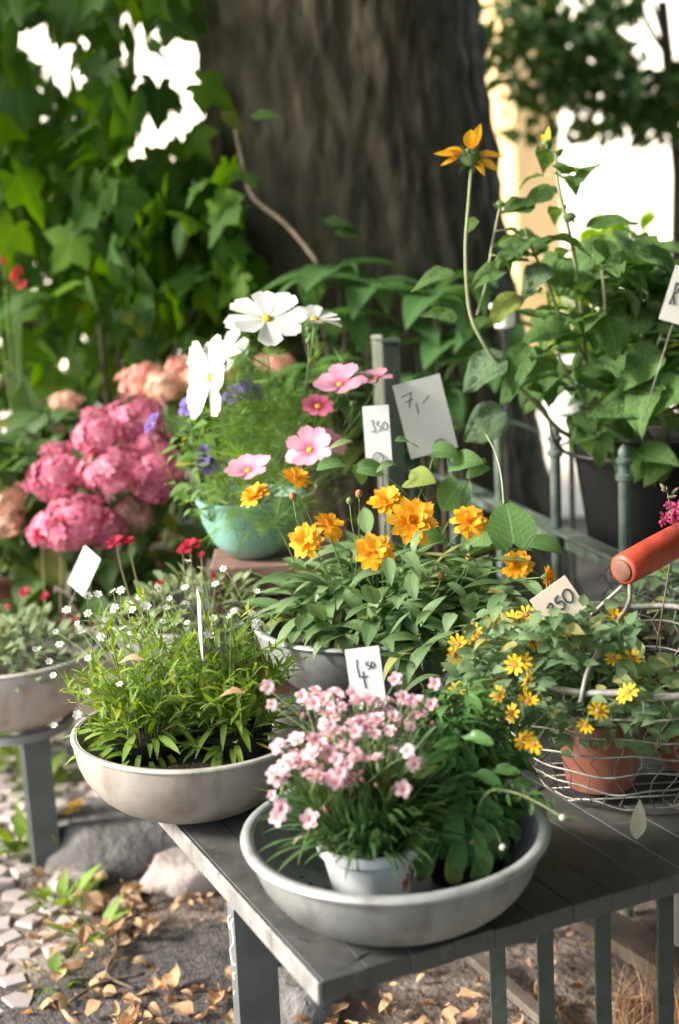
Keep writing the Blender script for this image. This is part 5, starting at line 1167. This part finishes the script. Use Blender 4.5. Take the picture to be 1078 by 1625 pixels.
for k in range(260):
    c = onz(uni(960, 1130), uni(1590, 1680), 0); gi.append((DG, frame(c, V((gau(0, .5), gau(0, .5), 1)), rdir(), uni(.06, .14))))
put('dry_grass', joined('dry_grass', gi), None, None, 'tangle of dry straw coloured grass under the table', None, None, 'stuff')
p0, p1 = onz(760, 1530, .05), onz(850, 1600, .06)
put('broken_lath', MB().box((0, 0, 0), ((p1 - p0).length * 1.5, .03, .018), bev=.003).mesh('broken_lath', M_wood, False), None, T((p0 + p1) / 2) @ Matrix.Rotation(math.atan2(p1.y - p0.y, p1.x - p0.x), 4, 'Z'), 'grey wooden lath lying on the ground under the table', 'lath')
p0, p1 = onz(960, 1480, .04), onz(1070, 1540, .05)
put('old_plank', MB().box((0, 0, 0), ((p1 - p0).length * 1.6, .09, .03), bev=.004).mesh('old_plank', M_wood, False), None, T((p0 + p1) / 2 + V((0, 0, .01))) @ Matrix.Rotation(math.atan2(p1.y - p0.y, p1.x - p0.x), 4, 'Z'), 'weathered brown plank lying behind the fence foot', 'plank')
M_darkiron = surf('dark_green_iron', (.018, .026, .021), (.04, .052, .043), 20, .6, bstr=.3)
q0, q1 = at(775, 1500, 2.12), at(1100, 1500, 2.30)
lr = thing('low_railing', (q0.x, q0.y, 0), 'low dark iron railing standing under the table', 'railing')
for (px, Y) in ((790, 2.13), (866, 2.16), (957, 2.19), (1056, 2.22)):
    p = at(px, 1540, Y); put('bar', MB().box((0, 0, .24), (.026, .016, .48), bev=.002).mesh('bar', M_darkiron, False), lr, T(p.x - q0.x, p.y - q0.y, 0))
dx, dy = q1.x - q0.x, q1.y - q0.y
put('rail', MB().box((.0, 0, 0), (math.hypot(dx, dy) * 1.25, .010, .03), bev=.002).mesh('rail', M_darkiron, False), lr, T(dx * .45, dy * .45 + .016, .42) @ Matrix.Rotation(math.atan2(dy, dx), 4, 'Z'))
for (pts, lb) in (([(150, 1470), (185, 1500), (170, 1545), (215, 1570)], 'thin reddish twig lying across the cobbles edge'), ([(235, 1440), (190, 1470), (185, 1520)], 'forked brown twig lying beside the asphalt patch'), ([(110, 1590), (160, 1560), (230, 1545)], 'long bent twig lying among dry leaves')):
    put('fallen_twig', MB().tube(smoothpath([onz(a, b_, .035) for a, b_ in pts]), .0035, 5).mesh('fallen_twig', M_twig), None, None, lb, 'twig')
# red flowers in the left background
rp_ = at(25, 440, 3.95)
RF = Plant('red_flower_plant', (rp_.x, 3.95, 0), 'stem of blurred red flowers in front of the maple leaves', 'flowering plant')
RFM = simpleflower('red_flower', petalmat('scarlet_petal', (.5, .04, .03), (.62, .09, .06), .1, .6), 6, .03, 'petal', .9, .4, .3, .004, .003, M_seed, 3)
for (px, py) in ((20, 440), (35, 452), (5, 415), (28, 430), (-10, 440)): RF.part('flower', RFM, zframe(at(px, py, 3.95), rn(), uni(.45, .65))); RF.stem(bez((rp_.x, 3.95, .3), (rp_.x - .05, 3.95, .9), at(px, py, 3.96), 6), .003)
RF.done()
